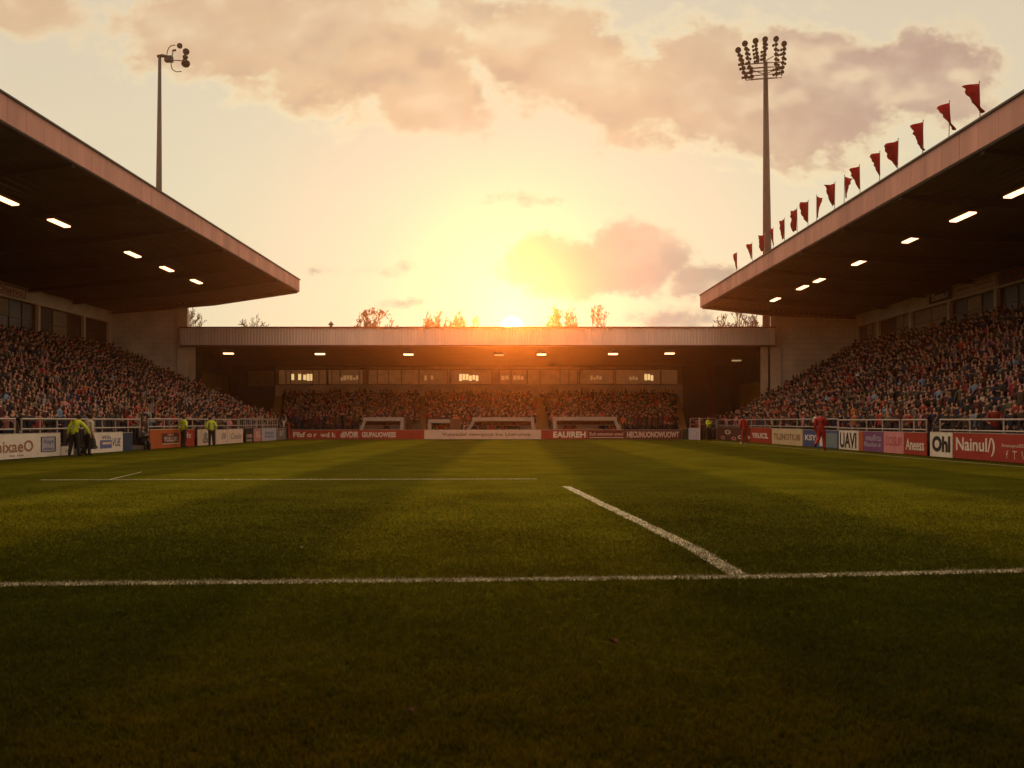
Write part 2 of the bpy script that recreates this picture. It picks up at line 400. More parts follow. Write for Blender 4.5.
def make_grass():
    n = 900000
    # density falls with distance
    t = npr.random(n); dmin, dmax = 2.6, 24.0
    D = dmin*(dmax/dmin)**t
    half = .70*D + 3.5
    X = (npr.random(n)*2-1)*half
    keep = (X > -18.5) & (X < 17.3) & (npr.random(n) > np.clip((D-7)/16, 0, 1)**.8); D, X = D[keep], X[keep]; n = len(D)
    # tufty clumping
    ph = np.sin(X*9.1+np.sin(D*7.3)*2)+np.sin(D*11.7+np.sin(X*6.1)*2)
    hgt = (.024+.018*npr.random(n))*(1+.13*ph)*np.clip(1.1-D/26, .15, 1)
    wid = .0042*(D/4)**.75
    yaw = npr.random(n)*2*np.pi
    lean = npr.normal(0, .45, n)*hgt; lean2 = npr.normal(0, .45, n)*hgt
    cx, sx = np.cos(yaw)*wid, np.sin(yaw)*wid
    V = np.empty((n, 3, 3), 'f')
    V[:, 0] = np.stack([X-cx, D-sx, np.zeros(n)], 1); V[:, 1] = np.stack([X+cx, D+sx, np.zeros(n)], 1)
    V[:, 2] = np.stack([X+lean, D+lean2, hgt], 1)
    white = np.zeros(n)
    for pts, wd in LINES:
        dd = np.min([seg_dist(X, D, a, b) for a, b in zip(pts[:-1], pts[1:])], axis=0)
        white = np.maximum(white, (dd < wd/2*(.7+.5*npr.random(n))) & (npr.random(n) < .85))
    dead = (npr.random(n) < .02)*.8*(1-white)
    col = np.stack([(.85+.4*npr.random(n)), white*(.6+.4*npr.random(n)), dead, np.ones(n)], 1)
    me = bpy.data.meshes.new('grass'); me.vertices.add(3*n); me.vertices.foreach_set('co', V.ravel())
    me.loops.add(3*n); me.loops.foreach_set('vertex_index', np.arange(3*n, dtype='i'))
    me.polygons.add(n); me.polygons.foreach_set('loop_start', np.arange(0, 3*n, 3, dtype='i'))
    me.update(calc_edges=True)
    a = me.attributes.new('blade', 'FLOAT_COLOR', 'FACE'); a.data.foreach_set('color', col.astype('f').ravel())
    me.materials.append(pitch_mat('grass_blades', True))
    o = bpy.data.objects.new('grass', me); COL.objects.link(o); tag(o, 'short mown grass of the football pitch', 'grass', kind='stuff')
make_grass()

# fallen leaves on the pitch
for (x, y, s_, lab) in ((613, 648, .085, 'curled brown leaf on dark grass just in front of the long white line'),
                        (410, 719, .07, 'reddish brown leaf on the grass closest to the viewer'),
                        (302, 551, .06, 'small pale leaf on the grass beyond the long white line')):
    X, D = gp(x, y)
    m_ = MB(); yaw = rnd.random()*6
    out = [(-.5, 0), (-.3, .22), (0, .34), (.3, .2), (.55, 0), (.3, -.2), (0, -.32), (-.3, -.2)]
    c_, s0 = math.cos(yaw), math.sin(yaw)
    pts = [(X+s_*(a*c_-b*s0), D+s_*(a*s0+b*c_), .034+abs(b)*s_*.9+.01*rnd.random()) for a, b in out]
    n0 = len(m_.v); m_.v += pts + [(X, D, .03)]
    for i in range(8): m_.f.append((i, (i+1) % 8, 8))
    col = (.35, .3, .2) if 'pale' in lab else (.16, .06, .025)
    lf = m_.build('fallen_leaf', flat('leaf_pale' if 'pale' in lab else 'leaf_brown', col)); tag(lf, lab, 'leaf', 'leaves fallen on the pitch')
    sol = lf.modifiers.new('s', 'SOLIDIFY'); sol.thickness = .002
    st = MB(); st.tube([(X-.5*s_*c_, D-.5*s_*s0, .033), (X-.8*s_*c_, D-.8*s_*s0, .04)], .002, 5).build('stem', M['frame'], lf)

# ------------------------------------------------------------------ side stands
def side_stand(s, name, label, xf, tops, fh, xb, zb, x_in, tf, z0, rows, riser, bays, d0=12.0, d1=72.0):
    t0 = tf(40)
    """s = -1 left / +1 right of the pitch; xf = roof front edge, xb = rear wall, t0 = front of the terrace"""
    root = empty(name, (s*(abs(t0)+abs(xb))/2, (d0+d1)/2, 0), label, 'grandstand', 'covered stands round the pitch')
    (da, ha), (db, hb) = tops
    top = lambda d: ha + (hb-ha)*(d-da)/(db-da)
    def under(x, d):
        f = (abs(x)-abs(xf))/(abs(xb)-abs(xf)); return (top(d)-fh)*(1-f) + zb*f
    # terrace
    m = MB()
    def prof_at(d):
        t = tf(d); tread = (xb - s*.05 - t)/rows; prof = [(t, d, 0)]
        for r in range(rows): prof += [(t+r*tread, d, z0+r*riser), (t+(r+1)*tread, d, z0+r*riser)]
        return prof + [(t+rows*tread, d, 0)]
    pa, pb = prof_at(d0), prof_at(d1-.02); k = len(pa)
    m.v = pa + pb; m.f = [tuple(range(k-1, -1, -1)), tuple(range(k, 2*k))] + [(i, (i+1) % k, k+(i+1) % k, k+i) for i in range(k)]
    m.build('terrace', M['conc'], root)
    # rear wall with glazed bays
    m = MB(); x0, x1 = sorted((xb, xb+s*.4)); sill = z0+rows*riser+.25
    m.box(x0, x1, d0, d1, 0, sill); rw = m.build('rear_wall', M['cream'], root)
    m = MB(); xa, xc = sorted((xb-s*.16, xb+s*.4)); bandz = zb-.86
    m.box(xa, xc, d0, d1-.01, bandz, zb+.25); m.box(*sorted((xb-s*.22, xb-s*.163)), d0, d1-.01, bandz-.003, bandz+.09); m.build('band', M['cream'], rw)
    for i, d in enumerate(bays):
        m = MB(); m.box(*sorted((xb-s*.12, xb+s*.3)), d-.14, d+.14, sill, bandz-.005); m.build('pillar', M['cream'], root)
    for a, b in zip(bays[:-1], bays[1:]):
        m = MB(); xg = xb+s*.15
        m.box(*sorted((xg, xg+s*.03)), a+.14, b-.14, sill, bandz-.004); w = m.build('window', M['glassdark'], root)
        fr = MB(); nm = rnd.choice((2, 3, 4))
        for k in range(nm+1):
            y = a+.17+(b-a-.34)*k/nm; fr.box(*sorted((xg-s*.06, xg-s*.002)), y-.04, y+.04, sill+.002, bandz-.006)
        zt = sill+(bandz-sill)*.62
        for y0, y1 in [(a+.215+(b-a-.34)*k/nm, a+.125+(b-a-.34)*(k+1)/nm) for k in range(nm)]:
            fr.box(*sorted((xg-s*.06, xg-s*.002)), y0, y1, zt-.03, zt+.03)
        fr.build('frame', M['frame'], w)
        bl = MB()
        for k in range(nm):
            if rnd.random() < .4:
                y0, y1 = a+.22+(b-a-.34)*k/nm, a+.12+(b-a-.34)*(k+1)/nm
                MB().box(*sorted((xg-s*.025, xg-s*.003)), y0, y1, sill+.01 if rnd.random() < .6 else zt+.04, bandz-.05).build('blind', M['blind'], w)
    # end wall towards the far stand, with a lighter pilaster on its inner edge
    m = MB(); ze = lambda x: under(x, d1)+.2
    xs = [x_in, xb+s*.4]
    m.prism([(xs[0], d1, 0), (xs[1], d1, 0), (xs[1], d1, zb+.2), (xs[0], d1, ze(xs[0]))], (0, .4, 0)); ew = m.build('end_wall', M['block'], root)
    m = MB(); p0, p1 = x_in - s*.08, x_in + s*.75
    m.prism([(p0, d1-.12, 0), (p1, d1-.12, 0), (p1, d1-.12, ze(p1)), (p0, d1-.12, ze(p0))], (0, .117, 0)); m.build('pilaster', flat('pale_cream', (.74, .6, .45)), ew)
    # roof
    m = MB(); xback = xb+s*.9
    m.prism([(xf+s*.05, d0, top(d0)-.16), (xback, d0, zb+.75), (xback, d0, zb+.62), (xf+s*.05, d0, top(d0)-.3)], (0, d1-d0, hb-top(d0)+ha-ha if False else 0))
    # follow the slight fall of the eaves
    for i in range(4, 8):
        x, y, z = m.v[i]; m.v[i] = (x, y, z + (top(d1)-top(d0) if abs(x) < abs(xb) else 0))
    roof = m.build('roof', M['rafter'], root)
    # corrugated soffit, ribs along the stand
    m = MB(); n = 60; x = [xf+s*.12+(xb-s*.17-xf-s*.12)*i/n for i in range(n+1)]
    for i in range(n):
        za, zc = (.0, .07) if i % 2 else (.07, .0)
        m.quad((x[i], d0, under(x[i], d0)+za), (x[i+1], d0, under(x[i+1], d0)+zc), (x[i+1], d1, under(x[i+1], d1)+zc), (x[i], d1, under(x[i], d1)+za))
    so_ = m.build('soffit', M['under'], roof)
    sm_ = so_.modifiers.new('s', 'SOLIDIFY'); sm_.thickness = .01; sm_.offset = 1 if s > 0 else -1
    d = d1 - .25
    while d > d0+1:
        m = MB(); xa_ = xf+s*.13; xb_ = xb-s*.25
        m.prism([(xa_, d-.13, under(xa_, d)-.01), (xb_, d-.13, under(xb_, d)-.01), (xb_, d-.13, under(xb_, d)-.2), (xa_+(xb_-xa_)*.45, d-.13, under(xa_+(xb_-xa_)*.45, d)-.42), (xa_, d-.13, under(xa_, d)-.16)], (0, .26, 0))
        m.build('rafter', M['rafter'], roof); d -= 6.1
    # fascia of cladding panels
    m = MB(); d = d0; pitch = 6.1
    while d < d1-.1:
        e = min(d+pitch, d1)
        dev = rnd.uniform(-.008, .008)
        a, b = sorted((xf+dev, xf+dev+s*.1))
        m.prism([(a, d+.012, top(d)-fh), (b, d+.012, top(d)-fh), (b, d+.012, top(d)), (a, d+.012, top(d))], (0, e-d-.024, 0))
        for i in range(4): 
            q = len(m.v)-1-i; vx, vy, vz = m.v[q]; m.v[q] = (vx, vy, vz+top(e)-top(d))
        n = max(1, int((e-d)/1.02))
        for k in range(1, n):                                   # thin standing seams
            y = d+(e-d)*k/n; xx = sorted((xf+dev-s*.007, xf+dev-s*.001))
            m.prism([(xx[0], y-.012, top(y)-fh+.01), (xx[1], y-.012, top(y)-fh+.01), (xx[1], y-.012, top(y)-.02), (xx[0], y-.012, top(y)-.02)], (0, .024, 0))
        d = e
    # return across the far end
    q0, q1 = xf+s*.11, xback
    m.prism([(q0, d1+.003, top(d1)-fh-.06), (q0, d1+.003, top(d1)), (q1, d1+.003, zb+.85), (q1, d1+.003, zb-.1)], (0, .06, 0))
    m.build('fascia', M['pinkclad'], roof)
    m = MB(); a, b = sorted((xf-s*.06, xf+s*.22))
    m.prism([(a, d0, top(d0)+.003), (b, d0, top(d0)+.003), (b, d0, top(d0)+.075), (a, d0, top(d0)+.075)], (0, d1-d0+.1, 0))
    for i in range(4, 8):
        vx, vy, vz = m.v[i]; m.v[i] = (vx, vy, vz+top(d1)-top(d0))
    m.build('coping', M['coping'], roof)
    # gutter line under the fascia
    m = MB(); m.tube([(xf+s*.06, d0, top(d0)-fh-.04), (xf+s*.06, d1, top(d1)-fh-.04)], .05, 6); m.build('gutter', M['coping'], roof)
    return root, top, under

L_BAYS = [15.6+6.5*k for k in range(9)] + [71.8]
R_BAYS = [12.7+5.5*k for k in range(11)] + [71.8]
XLb = lambda d: -18.85 + (d-33)*.036
XRb = lambda d: 17.25 - (d-30)*.033
LTF = lambda d: XLb(d) - .78
RTF = lambda d: XRb(d) + .78
LROWS, LRIS, LZ0 = 21, .285, .18
RROWS, RRIS, RZ0 = 16, .385, .25
lst, ltop, lund = side_stand(-1, 'grandstand', 'crowded covered stand along the left touchline with dusty pink roof edge and no flags', -17.0, ((29.9, 12.38), (72, 12.73)), .9, -32.2, 10.15, -26.0, LTF, LZ0, LROWS, LRIS, L_BAYS)
rst, rtop, rund = side_stand(1, 'grandstand', 'crowded covered stand along the right touchline with red pennants along its roof edge', 15.05, ((26.6, 11.1), (72, 11.48)), .9, 27.6, 9.8, 20.75, RTF, RZ0, RROWS, RRIS, R_BAYS)

# strip lights under the side roofs
def strip_light(x, d, und, label, group, ln=1.65, wd=.30):
    z = und(x, d) - .16
    root = empty('strip_light', (x, d, z), label, 'light', group)
    sl_ = (und(x+.5, d)-und(x-.5, d))
    MB().obox((x, d, z+.05), (wd/2+.05, 0, sl_*(wd/2+.05)), (0, ln/2+.06, 0), (0, 0, .06)).build('housing', M['lampbody'], root)
    MB().obox((x, d, z-.04), (wd/2, 0, sl_*wd/2), (0, ln/2, 0), (0, 0, .028)).build('diffuser', M['lamp'], root)
    m = MB()
    for q in (-.7, .7): m.tube([(x, d+q, z+.1), (x, d+q, z+.3)], .02, 5)
    m.build('hanger', M['rafter'], root)
LD = [38.6, 43.2, 51.6, 56.7, 62.0]
nv = LD
for d in LD:
    if True: lab = f'lit strip light under the left roof, {ordinal(len(nv)-nv.index(d))} from its far end'
    else: continue
    strip_light(-21.74, d, lund, lab, 'lit strip lights under the left roof')
RD = [33.3, 37.5, 42.2, 48.6, 54.9, 58.2, 64.2]
for d in RD:
    strip_light(18.78, d, rund, f'lit strip light under the right roof, {ordinal(len(RD)-RD.index(d))} from its far end', 'lit strip lights under the right roof')

# signs on the bands of the side stands
def band_sign(s, d0, d1, z0, z1, panel, txt, tm, label, border=None, th=.55, tw=.84):
    xw = (-32.2+.25) if s < 0 else (27.6-.25)
    a, b = (d0, d1) if s < 0 else (d1, d0)
    root = empty('stand_sign', (xw, (d0+d1)/2, z0), label, 'sign', 'signs over the rear windows of the side stands')
    MB().box(*sorted((xw-.025, xw+.025)), d0, d1, z0, z1).build('panel', panel, root)
    uy = 1 if b > a else -1
    ln = abs(b-a); h = z1-z0; xs = xw + (.025 if s < 0 else -.025)
    lettering(txt, (xs, a+uy*ln*(1-tw)/2, z0+h*(1-th)/2), (0, uy, 0), (0, 0, 1), ln*tw, h*th, tm, root, bold=.02)
    if border:
        m = MB(); xx = sorted((xs, xs+(.012 if s < 0 else -.012)))
        m.box(*xx, d0+.12, d1-.12, z0+.06, z0+.1); m.box(*xx, d0+.12, d1-.12, z1-.1, z1-.06)
        m.box(*xx, d0+.12, d0+.2, z0+.101, z1-.101); m.box(*xx, d1-.2, d1-.12, z0+.101, z1-.101)
        m.build('border', border, root)
RED = flat('sign_red', (.33, .035, .02)); WHT = flat('sign_white', (.72, .66, .6)); BLK = flat('sign_black', (.025, .02, .02)); CRM = flat('sign_cream', (.58, .44, .29))
BRN = flat('sign_brown', (.22, .11, .05)); ORG = flat('sign_orange', (.42, .10, .03)); BLU = flat('sign_blue', (.06, .08, .22)); LIL = flat('sign_lilac', (.42, .4, .52))
PNK = flat('sign_pink', (.6, .24, .26)); PUR = flat('sign_purple', (.20, .07, .2)); DRD = flat('sign_dark_red', (.13, .02, .015)); PWH = flat('sign_pinkish', (.66, .5, .43)); GRY = flat('sign_grey', (.2, .18, .17)); DBL = flat('sign_deep_blue', (.03, .05, .1))
GRN = flat('sign_green', (.1, .25, .06)); DGR = flat('dark_green', (.03, .04, .025))
band_sign(-1, 53.4, 59.2, 9.42, 10.12, flat('sign_tan', (.55, .37, .23)), 'ITE Damo', RED, 'faded tan sign with red letters over the left stand windows', RED)
band_sign(1, 56.0, 59.0, 9.08, 9.82, BLK, 'Eassul', WHT, 'black sign with white letters over the right stand windows', None, .6, .7)
band_sign(1, 50.6, 55.8, 9.08, 9.80, flat('sign_tan', (.55, .37, .23)), 'Sopes  Faellulla', RED, 'cream sign with thin red letters beside the black one', RED, .45, .8)
band_sign(1, 46.2, 50.4, 9.06, 9.82, BLK, 'TIZBI', RED, 'dark sign with red letters at the edge of the right stand', RED, .6, .7)

# ------------------------------------------------------------------ stand behind the far goal line
EF, EB = 71.45, 85.0
XL0, XR0 = PX(180, EF), PX(773.5, EF)
ZT, ZB = PZ(328, EF), PZ(345, EF)
est = empty('end_stand', ((XL0+XR0)/2, 79, 0), 'low covered stand behind the far end with pale ribbed roof edge and glazed boxes', 'grandstand', 'covered stands round the pitch')
# ribbed fascia
m = MB(); x = XL0; pitch = .24; i = 0
prof = []
while x < XR0-.05:
    prof += [(x, 0), (x+.09, 0), (x+.12, -.022), (x+.21, -.022)]; x += pitch
for a, b in zip(prof[:-1], prof[1:]):
    m.quad((a[0], EF+a[1], ZB), (b[0], EF+b[1], ZB), (b[0], EF+b[1], ZT), (a[0], EF+a[1], ZT))
xe = prof[-1][0]
m.box(XL0, xe, EF+.01, EF+.16, ZB, ZT)
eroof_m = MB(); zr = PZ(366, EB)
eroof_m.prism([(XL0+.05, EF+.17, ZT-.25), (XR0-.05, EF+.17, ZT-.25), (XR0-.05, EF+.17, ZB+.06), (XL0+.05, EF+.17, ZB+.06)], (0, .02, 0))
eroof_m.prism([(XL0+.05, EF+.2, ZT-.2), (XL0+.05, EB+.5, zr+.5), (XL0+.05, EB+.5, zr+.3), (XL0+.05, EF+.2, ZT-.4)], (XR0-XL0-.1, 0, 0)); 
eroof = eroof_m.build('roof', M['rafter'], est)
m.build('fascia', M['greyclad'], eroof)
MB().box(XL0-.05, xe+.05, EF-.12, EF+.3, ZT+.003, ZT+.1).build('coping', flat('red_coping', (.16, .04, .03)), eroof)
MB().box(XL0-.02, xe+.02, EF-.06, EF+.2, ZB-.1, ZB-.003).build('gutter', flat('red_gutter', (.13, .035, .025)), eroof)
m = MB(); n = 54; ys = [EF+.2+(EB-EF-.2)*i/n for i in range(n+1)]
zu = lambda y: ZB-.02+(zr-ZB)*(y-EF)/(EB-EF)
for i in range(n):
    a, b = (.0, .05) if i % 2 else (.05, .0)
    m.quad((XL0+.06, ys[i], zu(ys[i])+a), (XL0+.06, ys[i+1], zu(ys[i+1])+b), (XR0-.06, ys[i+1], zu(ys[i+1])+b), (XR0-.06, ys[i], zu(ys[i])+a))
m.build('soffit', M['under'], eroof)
# rear wall, side walls
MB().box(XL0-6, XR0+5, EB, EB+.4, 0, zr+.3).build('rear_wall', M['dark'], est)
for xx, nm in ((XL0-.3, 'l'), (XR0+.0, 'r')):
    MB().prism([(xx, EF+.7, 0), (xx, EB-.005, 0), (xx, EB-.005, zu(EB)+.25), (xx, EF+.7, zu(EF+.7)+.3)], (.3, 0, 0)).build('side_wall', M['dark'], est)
# beige wall behind and under the boxes
zwt, zwb = PZ(369, EB-.25), PZ(385, EB-.25)
MB().box(PX(276, EB), PX(682, EB), EB-.25, EB-.003, 1.2, zwb-.002).build('box_wall', M['cream'], est)
wall_pan = MB().box(PX(276, EB), PX(682, EB), EB-.12, EB-.003, zwb, zwt+.25).build('box_front', flat('box_front', (.25, .17, .1), noise=.3), est)
MB().box(PX(249, EB), PX(274, EB), EB-.2, EB-.003, PZ(386, EB), PZ(371, EB)).build('blank_panel', M['blind'], est)
BOXG = mat('box_glass', (.27, .155, .075), .4, .4, 1.6, emit=(1.0, .42, .13), estr=.055)  # dim interior light put into the glass as a glow
# boxes: (x0, x1, mullions, lit ranges)
WIN = [(279, 326, (286, 291, 313, 319), [(291, 301.5, 1), (303, 313.5, 1)]), (328.5, 363, (332, 340, 359), [(340, 359, .5)]), (369, 418, (377.5, 388.5, 401.5), []),
       (420, 447, (), [(424, 437, .5)]), (451, 491.5, (), [(459, 482, .9)]), (499.5, 526.5, (511,), [(501, 509, .5), (513, 524, .5)]), (528, 577, (540, 560, 569), []),
       (580, 613, (), [(590, 602, .5)]), (616, 660, (), [(629, 638, .7), (641, 653.5, 1)]), (661.5, 677, (), [])]
for (a, b, mul, lits) in WIN:
    yw = EB-.14; xa, xb_ = PX(a, yw), PX(b, yw); z0_, z1_ = PZ(384, yw), PZ(370, yw)
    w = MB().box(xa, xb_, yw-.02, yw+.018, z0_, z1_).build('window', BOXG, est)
    fr = MB(); fr.box(xa-.09, xa, yw-.08, yw+.015, z0_-.09, z1_+.09); fr.box(xb_, xb_+.09, yw-.08, yw+.015, z0_-.09, z1_+.09)
    fr.box(xa+.001, xb_-.001, yw-.08, yw+.015, z0_-.09, z0_); fr.box(xa+.001, xb_-.001, yw-.08, yw+.015, z1_, z1_+.09)
    for q in mul: xq = PX(q, yw); fr.box(xq-.05, xq+.05, yw-.06, yw-.023, z0_+.002, z1_-.002)
    fr.build('frame', M['frame'], w)
    for (p, q, st) in lits:
        x0_, x1_ = PX(p, yw), PX(q, yw); k = max(2, int((q-p)/3)); lm = MB()
        zl0, zl1 = (PZ(381, yw), PZ(374, yw)) if st > .8 else (PZ(380.5, yw), PZ(375.5, yw))
        for i in range(k):
            if rnd.random() < .12: continue
            t = (x1_-x0_)/k; top_ = zl1 - (0 if rnd.random() < .6 else .2*rnd.random())
            lm.box(x0_+i*t+.03, x0_+(i+1)*t-.03, yw-.045, yw-.024, zl0+.12*rnd.random(), top_)
        lm.build('lit_pane', M['lit'] if st > .8 else M['litdim'], w)
# seating bank with aisles
BD0, BD1, BROWS, BRIS, BZ0 = 74.6, 84.2, 15, .165, .35
btr = (BD1-BD0)/BROWS
def bank(xl0, xl1, xr0, xr1):
    m = MB()
    for r in range(BROWS):
        ya, yb = BD0+r*btr, BD0+(r+1)*btr-.001; t0_, t1_ = r/BROWS, (r+1)/BROWS
        z = BZ0+r*BRIS
        m.prism([(xl0+(xl1-xl0)*t0_, ya, 0), (xr0+(xr1-xr0)*t0_, ya, 0), (xr0+(xr1-xr0)*t1_, yb, 0), (xl0+(xl1-xl0)*t1_, yb, 0)], (0, 0, z))
    m.build('terrace', M['conc'], est)
def stair(xl0, xl1, xr0, xr1):
    m = MB(); n = BROWS*2
    for r in range(n):
        ya, yb = BD0-.6+(BD1-BD0+.6)*r/n, BD0-.6+(BD1-BD0+.6)*(r+1)/n-.001; t0_, t1_ = r/n, (r+1)/n
        m.prism([(xl0+(xl1-xl0)*t0_, ya, 0), (xr0+(xr1-xr0)*t0_, ya, 0), (xr0+(xr1-xr0)*t1_, yb, 0), (xl0+(xl1-xl0)*t1_, yb, 0)], (0, 0, .5+(BZ0+.9+(BROWS-1)*BRIS-.3)*(r+1)/n))
    m.build('aisle_steps', M['ochrestep'], est)
E0 = BD0-.3
AIS = [(PX(269.5, E0), PX(275.5, BD1), PX(280, E0), PX(282.5, BD1)), (PX(419, E0), PX(420.5, BD1), PX(427, E0), PX(425.5, BD1)),
       (PX(535, E0), PX(534.5, BD1), PX(550, E0), PX(541.5, BD1)), (PX(678.5, E0), PX(675.5, BD1), PX(687, E0), PX(679.5, BD1))]
for a in AIS: stair(*a)
BANKS = []
for a, b in zip(AIS[:-1], AIS[1:]):
    bk = (a[2]+.003, a[3]+.003, b[0]-.003, b[1]-.003); BANKS.append(bk); bank(*bk)
# ochre panels on the side walls and pipes
MB().box(XL0+.001, XL0+.05, 76.5, 83.6, 1.0, 5.6).build('painted_panel', M['ochre'], est)
MB().box(XR0-.05, XR0-.001, 74.5, 82.0, 1.0, 4.75).build('painted_panel', M['ochre'], est)
for x_, d_ in ((231.5, 84.6), (711, 84.6)):
    MB().box(PX(x_, d_)-.35, PX(x_, d_)+.35, d_-.3, d_+.39, 0, zr).build('column', flat('red_brown_column', (.13, .045, .03), noise=.4), est)
MB().box(XL0+.35, XL0+1.05, EF+.45, EF+.6, 0, ZB-.12).build('post', M['cream'], est)
MB().box(XR0-.9, XR0-.3, EF+.45, EF+.6, 0, ZB-.12).build('post', M['cream'], est)
MB().tube([(XL0+1.12, EF+.5, 0), (XL0+1.12, EF+.5, ZB-.12)], .05, 6).build('drainpipe', M['coping'], est)
MB().tube([(XR0-.95, EF+.5, 0), (XR0-.95, EF+.5, ZB-.12)], .05, 6).build('drainpipe', M['coping'], est)
# roof cowl
cw = empty('roof_cowl', P(331, 327.5, 73.2), 'small dark vent cowl on the far stand roof', 'vent')
c = P(331, 327.5, 73.2)
MB().lathe((c.x, c.y, c.z-.25), (0, 0, 1), [(0, .13), (.45, .11)], 10).build('stack', M['mast'], cw)
MB().lathe((c.x, c.y, c.z+.2), (0, 0, 1), [(0, .2), (.08, .22), (.2, .09), (.3, .03)], 10).build('cap', M['mast'], cw)
# hanging floodlights below the far roof
HL = [(228.5, 354), (320, 354.5), (408.5, 355), (499, 355.5), (541.5, 355), (613, 354.5), (669.5, 354)]
for i, (x, y) in enumerate(HL + [(736.5, 361)]):
    dim = x in (736.5, 499); d = 75.0 if x != 736.5 else 79.0; c = P(x, y, d)
    lab = 'unlit looking hanging lamp at the right end of the far roof' if x == 736.5 else ('dim hanging lamp just left of the sun line' if dim else f'lit hanging lamp below the far roof, {ordinal(i+1)} from its left end')
    root = empty('hanging_lamp', c, lab, 'light', 'hanging lamps below the far stand roof')
    MB().prism([(c.x-.45, c.y-.22, c.z+.09), (c.x+.45, c.y-.22, c.z+.09), (c.x+.28, c.y-.15, c.z+.3), (c.x-.28, c.y-.15, c.z+.3)], (0, .4, 0)).build('housing', M['lampbody'], root)
    MB().box(c.x-.38, c.x+.38, c.y-.24, c.y+.2, c.z-.02, c.z+.085).build('diffuser', M['lampoff'] if dim else M['lamp'], root)
    MB().tube([(c.x, c.y, c.z+.29), (c.x, c.y, zu(d)+.02)], .025, 5).build('hanger', M['rafter'], root)

# ------------------------------------------------------------------ dugouts in front of the far stand
DWH = flat('dugout_white', (.40, .34, .30))
def dugout(x0b, x1b, x0t, x1t, ytop, label, d=73.0, gap=None):
    dd = 1.3
    root = empty('dugout', (PX((x0b+x1b)/2, d), d, 0), label, 'dugout', 'white team shelters at the far end')
    X0, X1, T0, T1, zt = PX(x0b, d), PX(x1b, d), PX(x0t, d), PX(x1t, d), PZ(ytop, d)
    wj = .22
    MB().prism([(X0, d, 0), (X0+wj*1.4, d, 0), (T0+wj*1.2, d, zt-.3), (T0, d, zt-.3)], (0, .12, 0)).build('side_frame', DWH, root)
    MB().prism([(X1-wj*1.4, d, 0), (X1, d, 0), (T1, d, zt-.3), (T1-wj*1.2, d, zt-.3)], (0, .12, 0)).build('side_frame', DWH, root)
    MB().prism([(T0, d-.02, zt-.297), (T1, d-.02, zt-.297), (T1-.02, d-.02, zt), (T0+.02, d-.02, zt)], (0, .2, 0)).build('front_beam', DWH, root)
    MB().prism([(T0, d+.182, zt-.04), (T1, d+.182, zt-.04), (T1, d+dd, zt-.35), (T0, d+dd, zt-.35)], (0, 0, .035)).build('roof', DWH, root)
    MB().box(T0+.1, T1-.1, d+dd-.08, d+dd-.02, zt-.62, zt-.37).build('red_band', flat('dugout_red', (.2, .04, .03)), root)  # dark red band along the back
    MB().box(X0+.1, X1-.1, d+dd-.06, d+dd, 0, zt-.63).build('back_panel', DWH, root)
    for xa, xb_ in ((X0, T0), (X1, T1)):
        MB().prism([(xa-.02, d+.125, 0), (xa-.02, d+dd-.09, 0), (xb_-.02, d+dd-.09, zt-.4), (xb_-.02, d+.125, zt-.31)], (.035, 0, 0)).build('side_panel', DWH, root)
    MB().box(X0+.3, X1-.3, d+.55, d+.95, .4, .46).build('bench', flat('bench_grey', (.12, .1, .09)), root)
    return root
dugout(356, 402.5, 363, 404, 417.3, 'left white dugout with one slanted side')
dugout(427.5, 459, 428, 459.5, 419.3, 'low white dugout right of the second aisle')
dugout(461, 537, 472, 534, 417.3, 'long white dugout with several people seated in it')
dugout(554, 624.5, 553, 617, 416.8, 'white dugout right of the sun with a slanted right side')
b_ = empty('storage_locker', (PX(455.5, 72.6), 72.6, 0), 'brown locker between the two middle dugouts', 'locker')
x0_, x1_ = PX(450.5, 72.6), PX(461, 72.6)
MB().box(x0_, x1_, 72.3, 72.9, 0, PZ(420, 72.6)).build('cabinet', flat('locker_brown', (.16, .07, .035)), b_)
MB().box(x0_-.03, x1_+.03, 72.26, 72.93, PZ(420, 72.6)+.003, PZ(420, 72.6)+.06).build('lid', flat('locker_lid', (.1, .05, .03)), b_)
b_ = empty('kit_trolley', (PX(417, 73), 73, 0), 'dark green kit trolley at the foot of the aisle', 'trolley')
x0_, x1_ = PX(413.5, 73), PX(421, 73)
MB().box(x0_, x1_, 72.7, 73.3, .18, 1.25).build('cage', DGR, b_)
MB().tube([(x0_+.05, 72.68, 1.25), (x0_+.05, 72.68, 1.5), (x1_-.05, 72.68, 1.5), (x1_-.05, 72.68, 1.25)], .025, 6).build('handle', M['rafter'], b_)
for q in (x0_+.1, x1_-.1): MB().lathe((q, 72.75, .09), (1, 0, 0), [(-.03, .09), (.03, .09)], 10).build('wheel', M['cable'], b_)

